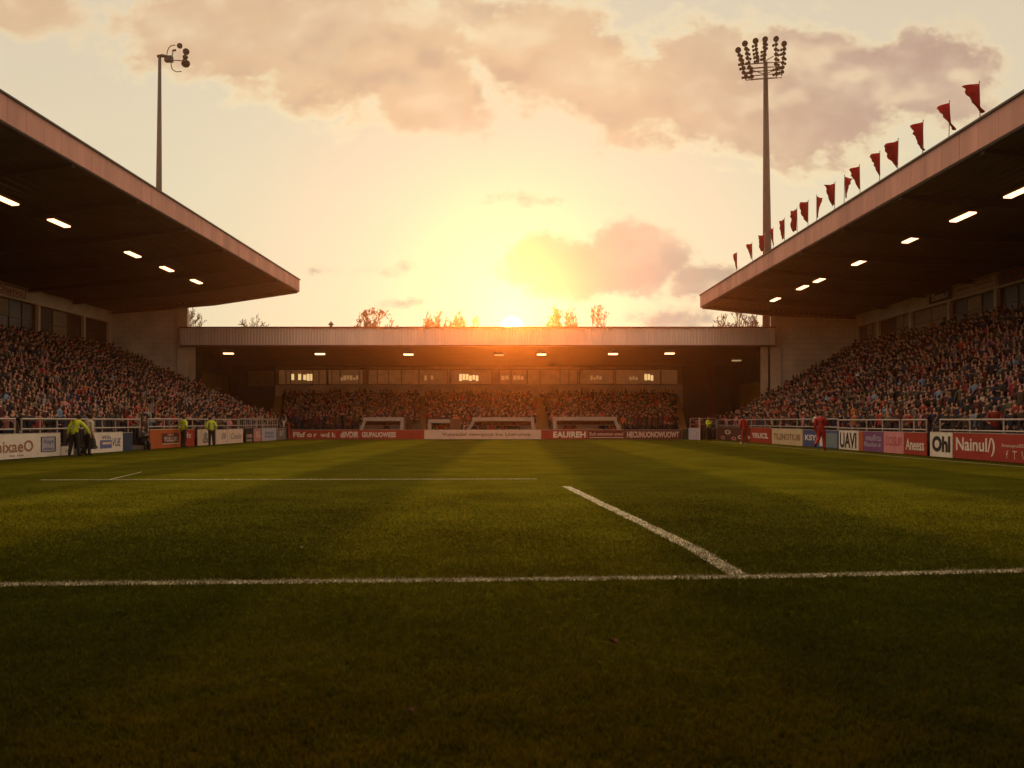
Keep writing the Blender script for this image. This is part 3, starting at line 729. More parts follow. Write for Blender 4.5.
# ------------------------------------------------------------------ advertising boards
XLb = lambda d: -18.85 + (d-33)*.036
XRb = lambda d: 17.25 - (d-30)*.033
def solve(x, fn):
    d = 40.0
    for _ in range(60): d = F*fn(d)/(x-CX)
    return d
def board(A, B, h, panel, label, texts=(), frame=None, z0=.02, extras=None, lean=0.0):
    """A, B: plan points (screen left, screen right)"""
    A, B = Vector((*A, 0)), Vector((*B, 0)); ux = (B-A).normalized(); uz = Vector((0, 0, 1)); nn = ux.cross(uz); ln = (B-A).length
    root = empty('advertising_board', tuple((A+B)/2), label, 'advertising board', 'advertising boards round the pitch')
    MB().prism([A+uz*z0, B+uz*z0, B+uz*(z0+h), A+uz*(z0+h)], -nn*.05).build('panel', panel, root)
    m = MB(); e = .025
    m.prism([A+uz*(z0+h+.002), B+uz*(z0+h+.002), B+uz*(z0+h+.03), A+uz*(z0+h+.03)], -nn*.055)
    m.build('top_trim', frame or M['rail'], root)
    m = MB()
    for t in (.15, .85):
        p = A+ux*ln*t - nn*.052
        m.prism([p+uz*.0, p-nn*.5, p-nn*.5+uz*.04, p+uz*h*.9], ux*.05)
    m.build('strut', M['rafter'], root)
    for (txt, u0, u1, v0, v1, tm, *rest) in texts:
        kw = rest[0] if rest else {}
        lettering(txt, A+ux*ln*u0+uz*(z0+h*v0), ux, uz, ln*(u1-u0), h*(v1-v0), tm, root, **kw)
    if extras: extras(root, A, ux, uz, nn, ln, h, z0)
    return root
def patch(root, A, ux, uz, nn, ln, h, z0, u0, u1, v0, v1, m_, name='printed_patch', th=.004):
    a = A+ux*ln*u0+uz*(z0+h*v0); b = A+ux*ln*u1+uz*(z0+h*v0); up = uz*h*(v1-v0)
    return MB().prism([a+nn*.001, b+nn*.001, b+up+nn*.001, a+up+nn*.001], nn*th).build(name, m_, root)
def lb(x): d = solve(x, XLb); return (XLb(d), d)
def rb(x): d = solve(x, XRb); return (XRb(d), d)

def ex_emblem(root, A, ux, uz, nn, ln, h, z0):
    a = (root, A, ux, uz, nn, ln, h, z0)
    patch(*a, .89, .972, .2, .86, LIL, 'emblem_back')
    for q in ((.89, .972, .83, .86), (.89, .972, .2, .23), (.89, .896, .235, .825), (.966, .972, .235, .825)):
        patch(*a, *q, DBL, 'emblem_border', .009)
    lettering('Vuyt', A+ux*ln*.902+uz*(z0+h*.5), ux, uz, ln*.058, h*.24, DBL, root, 'emblem_lettering')
    lettering('mkoen', A+ux*ln*.903+uz*(z0+h*.28), ux, uz, ln*.055, h*.14, DBL, root, 'emblem_lettering')
# left touchline
d_off = 24.0
board((XLb(d_off), d_off), lb(60.5), .93, WHT, 'long white board with big orange brown letters and a lilac square emblem',
      [('lnixaeO', .655, .85, .26, .74, flat('sign_copper', (.3, .14, .06)), dict(bold=.018)), ('os rje', .73, .8, .07, .17, BRN)], extras=ex_emblem)
board(lb(61.5), lb(73), .36, WHT, 'low white board in the gap by the leaning steward', [('oc', .3, .7, .3, .7, GRY)])
def ex_vue(root, A, ux, uz, nn, ln, h, z0):
    a = (root, A, ux, uz, nn, ln, h, z0)
    patch(*a, .36, .68, .2, .62, flat('sign_midblue', (.12, .14, .33)), 'blue_shape')
    patch(*a, .42, .66, .4, .52, PWH, 'white_stripe', .009)
    lettering('Wils', A+ux*ln*.4+uz*(z0+h*.66), ux, uz, ln*.26, h*.2, BLU, root)
    lettering('VUE', A+ux*ln*.7+uz*(z0+h*.28), ux, uz, ln*.24, h*.42, BLU, root, shear=.2)
    lettering('v', A+ux*ln*.1+uz*(z0+h*.36), ux, uz, ln*.1, h*.3, GRN, root, shear=.4)
board(lb(86), lb(122.8), .9, WHT, 'white board with blue lettering and a green tick', extras=ex_vue)
board(lb(123.3), lb(132.5), .86, DBL, 'narrow plain dark blue board at the gate')
def ex_y(root, A, ux, uz, nn, ln, h, z0):
    a = (root, A, ux, uz, nn, ln, h, z0)
    patch(*a, .36, .93, .2, .8, DRD, 'dark_patch'); patch(*a, .37, .93, .2, .25, CRM, 'underline', .009)
    lettering('YULUY:', A+ux*ln*.42+uz*(z0+h*.34), ux, uz, ln*.46, h*.26, WHT, root)
    lettering('oenon', A+ux*ln*.55+uz*(z0+h*.66), ux, uz, ln*.2, h*.1, CRM, root)
board(lb(150), lb(181), .98, ORG, 'orange board with white letters on a dark red patch and cream trim', frame=CRM, extras=ex_y)
board(lb(181.5), lb(194.5), .95, RED, 'small red board beside the orange one', [('Hx', .2, .75, .5, .85, PWH)])
board(lb(198), lb(213), .93, PWH, 'pinkish white board showing a grey curling mark', [('&', .3, .75, .12, .82, GRY, dict(bold=.03))])
board(lb(216), lb(227), .88, PWH, 'pale board with a faint grey square', [('#', .5, .9, .3, .8, GRY)])
board(lb(227.4), lb(243), .9, PWH, 'pale board with grey script lettering', [('Coule', .2, .88, .3, .72, GRY, dict(shear=.3))])
board(lb(245.5), lb(252.8), .95, BLK, 'black board with pale lines of text', [('mnn', .15, .85, .32, .55, PWH), ('ooo', .15, .85, .05, .2, PWH)])
board(lb(254), lb(261), .88, flat('sign_rose', (.48, .2, .2)), 'rose board with white text', [('BG', .3, .85, .3, .8, PWH)])
board(lb(262), lb(276.4), .9, LIL, 'pale lilac board with blue writing near the far left corner', [('Inwork', .2, .8, .5, .8, BLU), ('lsteid', .2, .8, .25, .45, BLU)])
board(lb(277), lb(286), .85, GRY, 'grey board next to the red corner post', [('B7', .3, .75, .35, .8, PWH)])
# far end
FD = 71.0; fb = lambda x: (PX(x, FD), FD)
fh = PZ(430, FD)-.02
board(fb(290.5), fb(424), fh, RED, 'long red board with white letters along the far goal line',
      [('Ffaf o', .02, .16, .2, .8, WHT, dict(bold=.03)), ('r  wd k', .175, .34, .2, .75, WHT, dict(bold=.03)), ('dllVDIR', .375, .51, .16, .82, WHT, dict(bold=.03)), ('GIUPAUOWIEES', .535, .79, .2, .78, WHT, dict(bold=.035))])
board(fb(424.3), fb(541), fh, PWH, 'long white board with small dark letters beneath the middle dugout',
      [('Vunsedal newqoot Ins Uuirunua', .15, .91, .24, .72, BRN, dict(bold=.02))])
board(fb(541.3), fb(587.5), fh, RED, 'red board with bold white letters right of the white one', [('EAUIREH', .26, .96, .16, .84, WHT, dict(bold=.04))])
def ex_ul(root, A, ux, uz, nn, ln, h, z0): patch(root, A, ux, uz, nn, ln, h, z0, .04, .96, .14, .22, PWH, 'underline')
board(fb(587.8), fb(625), fh, DRD, 'dark red board with thin writing and a pale underline', [('Eud onioumes umnd', .05, .95, .4, .75, PWH)], extras=ex_ul)
board(fb(625.3), fb(681.5), fh, DRD, 'dark red board filled with crowded pinkish letters', [('HECUNUONOWUOWT', .03, .96, .16, .84, PWH, dict(bold=.045))])
board(fb(682.5), fb(688), PZ(429, FD), DGR, 'narrow dark board at the far right corner')
# right touchline (screen left = far)
board((PX(688.5, 69.5), 69.5), (PX(699, 68.5), 68.5), .88, LIL, 'pale lilac board at the right corner', [('om', .3, .7, .4, .7, PWH)])
def ex_u(root, A, ux, uz, nn, ln, h, z0):
    for (u, v, r, mm) in ((.36, .62, .17, PWH), (.2, .16, .13, PNK), (.55, .16, .13, PNK), (.75, .3, .14, PWH), (.95, .3, .12, PWH)):
        c0 = A+ux*ln*u+uz*(z0+h*v)+nn*.004
        m = MB(); k = 14
        po = [c0+ux*ln*.11*math.cos(2*math.pi*i/k)*r*5+uz*h*math.sin(2*math.pi*i/k)*r*1.7*.6 for i in range(k)]
        pi_ = [c0+ux*ln*.11*math.cos(2*math.pi*i/k)*r*2.6+uz*h*math.sin(2*math.pi*i/k)*r*.9*.6 for i in range(k)]
        for i in range(k): m.quad(po[i], po[(i+1) % k], pi_[(i+1) % k], pi_[i])
        m.build('ring_mark', mm, root)
board(rb(717), rb(749.5), .98, flat('sign_umber', (.09, .04, .03)), 'dark brown board with pale rings', extras=ex_u)
board(rb(750), rb(771.3), .98, RED, 'red board with white block letters behind the leaning player', [('YIRUICIL', .1, .86, .3, .66, WHT, dict(bold=.03))])
board(rb(771.8), rb(802.5), .95, CRM, 'cream board with brown capital letters', [('TILENOTIUIII', .07, .93, .3, .7, BRN, dict(bold=.02))])
def ex_k(root, A, ux, uz, nn, ln, h, z0):
    patch(root, A, ux, uz, nn, ln, h, z0, .62, .98, .05, .85, flat('sign_teal', (.16, .22, .25)), 'teal_patch')
    patch(root, A, ux, uz, nn, ln, h, z0, .5, .68, .08, .62, WHT, 'white_patch', .009)
board(rb(803.2), rb(838), .93, BLU, 'blue board partly hidden by the walking player', [('KSYI', .06, .44, .38, .72, WHT, dict(bold=.03))], extras=ex_k)
board(rb(838.8), rb(858.5), .95, WHT, 'white board with tall black stripe letters', [('UAVI', .06, .9, .08, .9, BLK, dict(bold=.03))])
def ex_or(root, A, ux, uz, nn, ln, h, z0): patch(root, A, ux, uz, nn, ln, h, z0, .0, .18, .0, 1.0, ORG, 'orange_edge', .012)
board(rb(859), rb(883.2), .93, PUR, 'purple board with two lines of pale text and an orange edge', [('mullita', .3, .92, .55, .85, LIL), ('Fluulus e', .24, .9, .25, .48, LIL)], extras=ex_or)
board(rb(883.6), rb(903.6), .94, PNK, 'pink board with outlined red letters', [('LOSUII', .14, .9, .36, .78, flat('sign_crimson', (.38, .03, .06)), dict(bold=.0))])
board(rb(904), rb(926.5), .94, RED, 'red board with white letters at the railing gate', [('Aneess', .08, .9, .2, .72, WHT, dict(bold=.02))])
board(rb(930), rb(952.3), .97, WHT, 'white board reading Oh! in big black letters', [('Ohl', .1, .92, .2, .86, BLK, dict(bold=.05))])
def ex_scr(root, A, ux, uz, nn, ln, h, z0):
    lettering('Imaupull5', A+ux*ln*.255+uz*(z0+h*.5), ux, uz, ln*.1, h*.16, PWH, root)
    lettering('f  T  \\', A+ux*ln*.275+uz*(z0+h*.12), ux, uz, ln*.08, h*.3, PWH, root)
d_n = 22.0
board(rb(953), (XRb(d_n), d_n), .97, RED, 'long red board with big white letters nearest on the right', [('Nainul/)', .018, .222, .16, .84, WHT, dict(bold=.02))], extras=ex_scr)
pm = MB(); pl_ = P(289, 440, 70.5); 
tag(pm.tube([(pl_.x, pl_.y, 0), (pl_.x, pl_.y, 1.15)], [.09, .07], 8).lathe((pl_.x, pl_.y, 1.15), (0, 0, 1), [(0, .09), (.05, .1), (.1, .04)], 8).build('corner_post', flat('post_red', (.36, .04, .03))), 'short red post at the far left corner', 'post')
p_ = P(699.7, 440, 67.5)
tag(MB().tube([(p_.x, p_.y, 0), (p_.x, p_.y, 1.62)], [.055, .05], 8).lathe((p_.x, p_.y, 1.62), (0, 0, 1), [(0, .07), (.04, .07), (.07, .02)], 8).build('corner_post', M['cream']), 'slim pale post beside the lilac board at the right corner', 'post')

# ------------------------------------------------------------------ railings
def railing(A, B, ztop, zmid, label, n, bars=False, r=.04):
    A, B = Vector((*A, 0)), Vector((*B, 0)); u = (B-A); ln = u.length; u.normalize(); z = Vector((0, 0, 1))
    root = empty('crowd_railing', tuple((A+B)/2), label, 'railing', 'pitch side railings')
    for i in range(n+1):
        p = A+u*(.03+(ln-.06)*i/n); MB().tube([p, p+z*(ztop-.005)], r*.85, 7).build('post', M['rail'], root)
    MB().tube([A+z*ztop, B+z*ztop], r, 8).build('top_rail', M['rail'], root)
    MB().tube([A+z*zmid, B+z*zmid], r*.85, 8).build('mid_rail', M['rail'], root)
    if bars:
        m = MB(); k = int(ln/.42)
        for i in range(1, k):
            p = A+u*ln*i/k; m.tube([p+z*.1, p+z*(ztop-.03)], .016, 5)
        m.build('bars', M['rail'], root)
XLf = lambda d: XLb(d)-.42
XRf = lambda d: XRb(d)+.42
def lf(x): d = solve(x, XLf); return (XLf(d), d)
def rf(x): d = solve(x, XRf); return (XRf(d), d)
railing((XLf(22), 22), lf(15), 1.53, 1.13, 'tubular railing at the left picture edge', 4)
railing(lf(21), lf(140), 1.53, 1.13, 'long tubular railing behind the two white boards on the left', 8)
railing(lf(148), lf(238), 1.55, 1.15, 'tubular railing behind the orange and pale boards', 7)
railing(lf(239), (XLf(69), 69), 1.58, 1.15, 'barred railing by the far left corner', 7, True)
railing(lf(281), (XLf(70)+1.5, 69.6), 1.58, 1.15, 'short barred return railing by the red corner post', 2, True) if False else None
railing((PX(690, 70.3), 70.3), rf(716), 1.65, 1.2, 'railing behind the far right steward', 3)
railing(rf(717), rf(838), 1.55, 1.12, 'long tubular railing behind the two red players', 8)
railing(rf(838.5), rf(900), 1.5, 1.08, 'tubular railing behind the purple and pink boards', 4)
railing(rf(902), rf(927), 1.5, 1.08, 'short railing section behind the red board at the gate', 2)
railing(rf(940), (XRf(21), 21), 1.5, 1.08, 'tubular railing behind the big white on red letters', 7)

# ------------------------------------------------------------------ flags on the right roof
FL = [(737, 252.3, 5.5, 'tiny dark'), (752, 243, 5.5, ''), (764.8, 234, 5.5, ''), (773.2, 228, 5, ''), (784.5, 218.5, 6, ''), (797, 208.5, 6, ''), (808.3, 200.8, 6.5, ''), (816.5, 195.5, -6, ''),
      (835, 182.8, 9, ''), (844.5, 175.8, -7.5, ''), (859.6, 165.4, 10, ''), (879.9, 152, 12.5, ''), (898.3, 139.4, 11, ''), (923.2, 121, 12.5, ''), (949.7, 101.7, 16.5, ''), (979.4, 82.6, 17, '')]
fnt = M['flag'].node_tree; ftr = fnt.nodes.new('ShaderNodeBsdfTranslucent'); ftr.inputs[0].default_value = (.5, .02, .015, 1)
fms = fnt.nodes.new('ShaderNodeMixShader'); fms.inputs[0].default_value = .4
fnt.links.new(fnt.nodes['Principled BSDF'].outputs[0], fms.inputs[1]); fnt.links.new(ftr.outputs[0], fms.inputs[2]); fnt.links.new(fms.outputs[0], fnt.nodes['Material Output'].inputs[0])
for i, (x, y, w_, note) in enumerate(FL):
    xx = 15.12; d = F*xx/(x-CX); top = PZ(y, d); base = rtop(d)+.08
    lab = f'red pennant on the right roof edge, {ordinal(i+1)} from the far tip'
    root = empty('roof_flag', (xx, d, base), lab, 'flag', 'red pennants along the right roof edge')
    tilt = rnd.uniform(-.03, .03)
    MB().tube([(xx-tilt, d, base-.1), (xx, d, top)], [.018, .013], 6).lathe((xx, d, top), (0, 0, 1), [(0, .02), (.03, .025), (.055, .01)], 6).build('pole', M['pole'], root)
    wm = w_/F*d*1.02; hh = (top-base)*rnd.uniform(.74, .84); nu, nw = 7, 10
    bow = rnd.uniform(.1, .35); ph = rnd.random()*6
    m = MB()
    pw = rnd.choice((.35, .6, .8, 1.1)); sway = rnd.uniform(-.25, .35); curl = rnd.uniform(0, .5); rag = [rnd.uniform(.82, 1.12) for _ in range(nw+1)]
    for a in range(nw+1):
        t = a/nw
        half = abs(wm)*max(.1, (1-t)**pw)*rag[a]
        for b in range(nu+1):
            s_ = b/nu
            px_ = -math.copysign(1, wm)*(half*s_*(1-.18*math.sin(3.2*s_+ph)) + abs(wm)*sway*t*t*(.2+s_) - abs(wm)*curl*max(0, t-.6)*s_)
            z_ = top - .03 - hh*t - abs(wm)*bow*s_*(1-t*.6) + .05*math.sin(6*s_+ph+4*t)*s_
            y_ = d + .16*math.sin(5.5*s_+ph+3*t)*s_ + .08*t*math.sin(ph)
            m.v.append((xx+px_, y_, z_))
    for a in range(nw):
        for b in range(nu):
            k = a*(nu+1)+b; m.f.append((k, k+1, k+nu+2, k+nu+1))
    cl = m.build('cloth', M['flag'], root, True); sd_ = cl.modifiers.new('s', 'SOLIDIFY'); sd_.thickness = .004

# ------------------------------------------------------------------ floodlight masts
MD = 86.0; pp = MD/F
# right: bowl of lamp racks
bx = PX(765.5, MD); zt = PZ(50, MD)
mr_ = empty('floodlight_mast', (bx, MD, 0), 'tall floodlight mast on the right carrying a big bowl of lamp racks', 'floodlight mast', 'floodlight masts')
MB().tube([(bx+.3, MD, 0), (bx, MD, PZ(62, MD))], [.62, .2], 16).build('mast', M['mast'], mr_, True)
def q(x, y, dy=0): # pixel in the head drawing (scale 7.68, origin 720,30)
    return P(720+x/7.68, 30+y/7.68, MD+dy)
colsR = [((140, 160), (200, 388), -.2, 7), ((193, 110), (247, 388), -.75, 8), ((268, 90), (290, 262), -1.0, 6), ((343, 78), (335, 245), -1.05, 6), ((428, 75), (432, 368), -.75, 8), ((492, 112), (474, 352), -.2, 7)]
for (t, b, dy, n) in colsR:
    rk = MB().tube([q(*t, dy), q(*b, dy*.6)], .055, 6).build('rack', M['mast'], mr_)
    for k in range(n):
        f = (k+.0)/(n-.2); c = q(t[0]+(b[0]-t[0])*f, t[1]+(b[1]-t[1])*f, dy*(1-.4*f))
        big = k == 0
        sx = rnd.uniform(-.16, .16)
        r_ = .29 if big else rnd.uniform(.17, .22)
        if big: c = c + Vector((0, 0, .05))
        MB().lathe(c+Vector((sx*.4, -.05, 0)), (-.25 if t[0] < 343 else .2, -1, -.45), [(-.22, r_*.45), (-.1, r_*.8), (.05, r_), (.09, r_)], 10).build('lamp', M['lampbox'], rk)
        if not big:
            MB().lathe(c+Vector((.24 if sx < 0 else -.22, .1, -.04)), (.1, -1, -.4), [(-.12, .06), (-.05, .11), (.05, .14)], 8).build('lamp', M['lampbox'], rk)
m = MB()
for (ya, ym) in ((268, 262), (302, 297), (330, 318), (360, 348), (386, 384)):
    f = (ya-160)/228.
    xa, xb_ = 140+60*f, 492-18*f
    pts = [q(xa+(xb_-xa)*k/12, ya+(ym-ya)*k/12-14*math.sin(math.pi*k/12)*0-18*k/12, -.2-.85*math.sin(math.pi*k/12)*(1-.3*f)) for k in range(13)]
    m.tube(pts, .035, 6)
    pts = [q(xa+(xb_-xa)*k/12, ya-18*k/12-8*math.sin(math.pi*k/12), .1+.75*math.sin(math.pi*k/12)*(1-.3*f)) for k in range(13)]
    m.tube(pts, .03, 6)
m.build('hoops', M['mast'], mr_)
m = MB()
for dx_, zz in ((-120, 300), (95, 300), (-85, 200), (70, 200), (0, 230)):
    m.tube([q(343, zz+40, 0), q(343+dx_, zz, -.6)], .04, 6)
m.build('bracket', M['mast'], mr_)
# left: bare arm with four lamps
bx = PX(159.2, MD)
ml_ = empty('floodlight_mast', (bx, MD, 0), 'slim mast behind the left stand with a side arm and a few curved lamps', 'floodlight mast', 'floodlight masts')
MB().tube([(bx-.15, MD, 0), (bx+.05, MD, PZ(56, MD))], [.52, .14], 16).build('mast', M['mast'], ml_, True)
def q2(x, y, dy=0): return P(140+x/4.515, 30+y/4.515, MD+dy)
MB().tube([q2(78, 119), q2(100, 116), q2(135, 122)], [.13, .17, .12], 8).build('side_arm', M['mast'], ml_)
c = q2(130, 131); MB().box(c.x-.36, c.x+.36, MD-.25, MD+.25, c.z-.26, c.z+.26).build('gear_box', M['lampbox'], ml_)
def arm(pts, lampc, r_, ax):
    a = MB().tube(pts, .045, 6).build('lamp_arm', M['mast'], ml_)
    if lampc is not None: MB().lathe(lampc, ax, [(-.25, r_*.35), (-.12, r_*.8), (.05, r_), (.16, r_*.9)], 12).build('lamp', M['lampbox'], a)
arm([q2(121, 112), q2(124, 95), q2(131, 79), q2(143, 70), q2(160, 68)], q2(178, 71), .27, (1, -.4, -.25))
arm([q2(140, 137), q2(165, 137), q2(195, 139)], q2(206, 150), .42, (.3, -.5, -.8))
arm([q2(140, 137), q2(141, 165), q2(148, 180), q2(165, 189), q2(187, 187)], None, 0, None)
arm([q2(196, 139, -.2), q2(201, 115, -.3), q2(207, 102, -.3)], q2(208, 98, -.3), .32, (.4, -.8, -.3))
arm([q2(190, 139, .3), q2(203, 124, .3)], q2(204, 124, .3), .26, (.4, .6, -.3))
arm([q2(144, 126), q2(147, 108), q2(150, 94), q2(157, 92)], q2(155, 92), .1, (1, 0, .2))

# ------------------------------------------------------------------ bare trees behind the far stand
BARK = mat('bark', (.13, .085, .055), .9, .3, 3)
TWIG = {'a': mat('twigs_red', (.07, .032, .018), .9, .2, 3), 'b': mat('twigs_straw', (.09, .05, .024), .9, .2, 3)}
def tree(x, ytop, wpx, label, d=120., kind='a', spread=1.0, levels=5, fork=None, seed=0):
    r = random.Random(seed); X = PX(x, d); H = PZ(ytop, d); Wd = wpx/F*d
    root = empty('bare_tree', (X, d, 0), label, 'tree', 'bare trees beyond the far stand')
    th = H*(.66 if not fork else .6)
    tr = MB(); tr.tube([(X, d, -.2), (X+.1, d, th*.5), (X+r.uniform(-.2, .2), d, th)], [.34, .27, .22], 8); tr.build('trunk', BARK, root)
    cr = MB(); tips = []
    ctr = Vector((X, d, H*.83)); rad = Vector((Wd/2, Wd/2, H*.2))
    def grow(p, dr, ln, rr, lv):
        n = 3; pts = [p]; cur = p; dd = dr.copy()
        for i in range(n):
            dd = (dd + Vector((r.gauss(0, .13), r.gauss(0, .13), r.gauss(.04, .1)))).normalized(); cur = cur+dd*ln/n; pts.append(cur)
        cr.tube(pts, [rr, rr*.85, rr*.7, rr*.55], 5 if lv < 2 else 3, cap=False)
        if lv >= levels: return
        k = r.choice((2, 3, 3)) if lv < levels-1 else 4
        for i in range(k):
            ax = Vector((r.gauss(0, 1), r.gauss(0, 1), r.gauss(0, .5))).normalized()
            nd = (dd + ax*r.uniform(.45, .8)*spread).normalized(); nd.z = max(nd.z, -.1)
            at = pts[-1] if i < 2 else pts[r.choice((1, 2))]
            o_ = at + nd*ln*.75
            q_ = Vector(((o_.x-ctr.x)/rad.x, (o_.y-ctr.y)/rad.y, (o_.z-ctr.z)/rad.z)).length
            f = .74 if q_ < .95 else .45
            grow(at, nd, ln*f*r.uniform(.8, 1.1), max(rr*.64, .036), lv+1)
    p0 = Vector((X, d, th)); k = 8 if not fork else fork
    for i in range(k):
        a = 2*math.pi*i/k + r.random(); tilt = (1.1*r.uniform(.3, 1) if not fork else .5)*spread
        dr = Vector((math.cos(a)*tilt*Wd/5, math.sin(a)*tilt*Wd/5, 1)).normalized()
        grow(p0 - Vector((0, 0, r.random()*th*.15)), dr, (H-th)*.42, .12, 0)
    me = np.array(cr.v); top = np.percentile(me[:, 2], 99.8); wx = np.percentile(np.abs(me[:, 0]-X), 99)
    k1 = (H-th)/(top-th); k2 = (Wd/2)/wx
    cr.v = [(X+(a-X)*k2, d+(b-d)*k2, th+(c_-th)*k1) for a, b, c_ in cr.v]
    cr.build('crown', TWIG[kind], root)
tree(191, 307.5, 32, 'bare twiggy tree peeping out beside the left end wall', seed=1, levels=5)
tree(253, 315.5, 32, 'low bushy tree top left above the far roof', seed=2, levels=5, spread=1.1)
tree(374, 309, 44, 'wide bare fan shaped tree left of the sun', seed=13, levels=6, kind='b')
tree(436, 312, 34, 'dense russet tree left of the sun', seed=4, levels=5)
tree(457.5, 312, 26, 'thin straw coloured tree in the clump left of the sun', seed=5, levels=5, kind='b')
tree(476, 316, 18, 'lowest tree of the clump, closest to the sun', seed=6, levels=5, kind='b')
tree(554.5, 306, 24, 'slender bare tree first right of the sun', seed=7, levels=6, kind='b', fork=4, spread=.9)
tree(571, 307, 22, 'slender bare tree second right of the sun', seed=8, levels=6, kind='b', fork=4, spread=.9)
tree(598, 305, 28, 'lone upright bare tree third right of the sun', seed=9, levels=6, kind='a', fork=4, spread=.9)
tree(736, 308, 54, 'broad round russet tree under the right roof tip', seed=10, levels=5, d=118)

# ------------------------------------------------------------------ people
def skeleton(arms='down', legs='stand', lean=0.0, turn=0.0, sit=False, slim=1.0, over=None, fingers=False):
    """joints of a standing figure facing -Y, feet at z=0; returns joints {name:(pos, radius)} and bones"""
    J = {}
    def j(n, p, r): J[n] = (Vector(p), r)
    j('pelvis', (0, 0, .95), (.155*slim, .115)); j('waist', (0, 0, 1.1), (.14*slim, .105)); j('chest', (0, -.005, 1.29), (.172*slim, .12))
    j('collar', (0, .01, 1.43), (.11, .08)); j('neck', (0, .0, 1.515), (.055, .056)); j('jaw', (0, -.025, 1.575), (.056, .07)); j('face', (0, -.02, 1.64), (.07, .09)); j('crown', (0, -.002, 1.725), (.058, .072))
    for s, n in ((-1, 'l'), (1, 'r')):
        a = arms[0 if s < 0 else 1] if isinstance(arms, (tuple, list)) else arms
        sh = (s*.185, .01, 1.405)
        tab = {'down': ((s*.25, .03, 1.13), (s*.27, -.06, .89), (s*.265, -.1, .8)),
               'up': ((s*.3, -.06, 1.6), (s*.27, -.1, 1.87), (s*.26, -.11, 1.97)),
               'clap': ((s*.24, -.12, 1.17), (s*.07, -.33, 1.3), (s*.02, -.38, 1.38)),
               'fold': ((s*.25, -.06, 1.15), (-s*.03, -.22, 1.18), (-s*.11, -.2, 1.2)),
               'hips': ((s*.33, .08, 1.17), (s*.2, -.03, 1.0), (s*.15, -.06, .97)),
               'rail': ((s*.24, -.16, 1.15), (s*.2, -.4, 1.12), (s*.17, -.48, 1.1)),
               'face': ((s*.25, -.15, 1.2), (s*.1, -.24, 1.44), (s*.05, -.2, 1.54)),
               'pockets': ((s*.28, .06, 1.15), (s*.2, -.07, .98), (s*.17, -.11, .92)),
               'side': ((s*.4, -.03, 1.25), (s*.55, -.12, 1.06), (s*.6, -.15, .98))}[a]
        j('sh'+n, sh, (.07, .07)); j('el'+n, tab[0], (.05, .05)); j('wr'+n, tab[1], (.036, .036)); j('ha'+n, tab[2], (.042, .03))
    if legs == 'stand': lg = {s: ((s*.1, -.01, .5), (s*.115, .03, .085), (s*.13, -.12, .04)) for s in (-1, 1)}
    elif legs == 'apart': lg = {s: ((s*.14, -.02, .5), (s*.19, .03, .085), (s*.23, -.11, .04)) for s in (-1, 1)}
    elif legs == 'stride': lg = {-1: ((-.1, -.1, .5), (-.11, -.1, .085), (-.115, -.24, .04)), 1: ((.1, .02, .52), (.11, .36, .3), (.115, .36, .16))}
    elif legs == 'walk': lg = {-1: ((-.1, -.14, .5), (-.1, -.24, .09), (-.1, -.38, .06)), 1: ((.1, .05, .5), (.1, .3, .13), (.1, .2, .05))}
    elif legs == 'sit': lg = {s: ((s*.12, -.44, .95), (s*.12, -.42, .53), (s*.13, -.56, .49)) for s in (-1, 1)}
    for s, n in ((-1, 'l'), (1, 'r')):
        j('hip'+n, (s*.095, 0, .88), (.098, .1)); k, a, t = lg[s]
        j('kn'+n, k, (.066, .068)); j('an'+n, a, (.047, .05)); j('to'+n, t, (.046, .036))
    bones = [('pelvis', 'waist', 'top'), ('waist', 'chest', 'top'), ('chest', 'collar', 'top'), ('collar', 'neck', 'skin'), ('neck', 'jaw', 'skin'), ('jaw', 'face', 'skin'), ('face', 'crown', 'hair')]
    for n in 'lr':
        bones += [('collar', 'sh'+n, 'top'), ('sh'+n, 'el'+n, 'top'), ('el'+n, 'wr'+n, 'top'), ('wr'+n, 'ha'+n, 'skin'),
                  ('pelvis', 'hip'+n, 'leg'), ('hip'+n, 'kn'+n, 'leg'), ('kn'+n, 'an'+n, 'leg'), ('an'+n, 'to'+n, 'shoe')]
    if fingers:
        for s, n in ((-1, 'l'), (1, 'r')):
            w, h = J['wr'+n][0], J['ha'+n][0]; dr = (h-w).normalized()
            side = Vector((0, 1, 0)) if abs(dr.y) < .8 else Vector((0, 0, 1)); side = (side-dr*side.dot(dr)).normalized(); pal = dr.cross(side)
            for f, (o_, ln) in enumerate(((-.03, .07), (-.01, .08), (.01, .076), (.03, .06))):
                j(f'f{n}{f}a', h+dr*.03+side*o_, (.011, .011)); j(f'f{n}{f}b', h+dr*(.03+ln*.55)+side*o_*1.15+pal*.012, (.0095, .0095)); j(f'f{n}{f}c', h+dr*(.03+ln*.9)+side*o_*1.15+pal*.035, (.008, .008))
                bones += [('ha'+n, f'f{n}{f}a', 'skin'), (f'f{n}{f}a', f'f{n}{f}b', 'skin'), (f'f{n}{f}b', f'f{n}{f}c', 'skin')]
            j(f't{n}a', w+dr*.03-side*.045+pal*.01, (.013, .013)); j(f't{n}b', w+dr*.085-side*.065+pal*.03, (.01, .01))
            bones += [('ha'+n, f't{n}a', 'skin'), (f't{n}a', f't{n}b', 'skin')]
        j('nose', (0, -.128, 1.635), (.014, .016)); bones.append(('face', 'nose', 'skin'))
        for s, n in ((-1, 'l'), (1, 'r')): j('ear'+n, (s*.088, .0, 1.645), (.012, .022)); bones.append(('face', 'ear'+n, 'skin'))
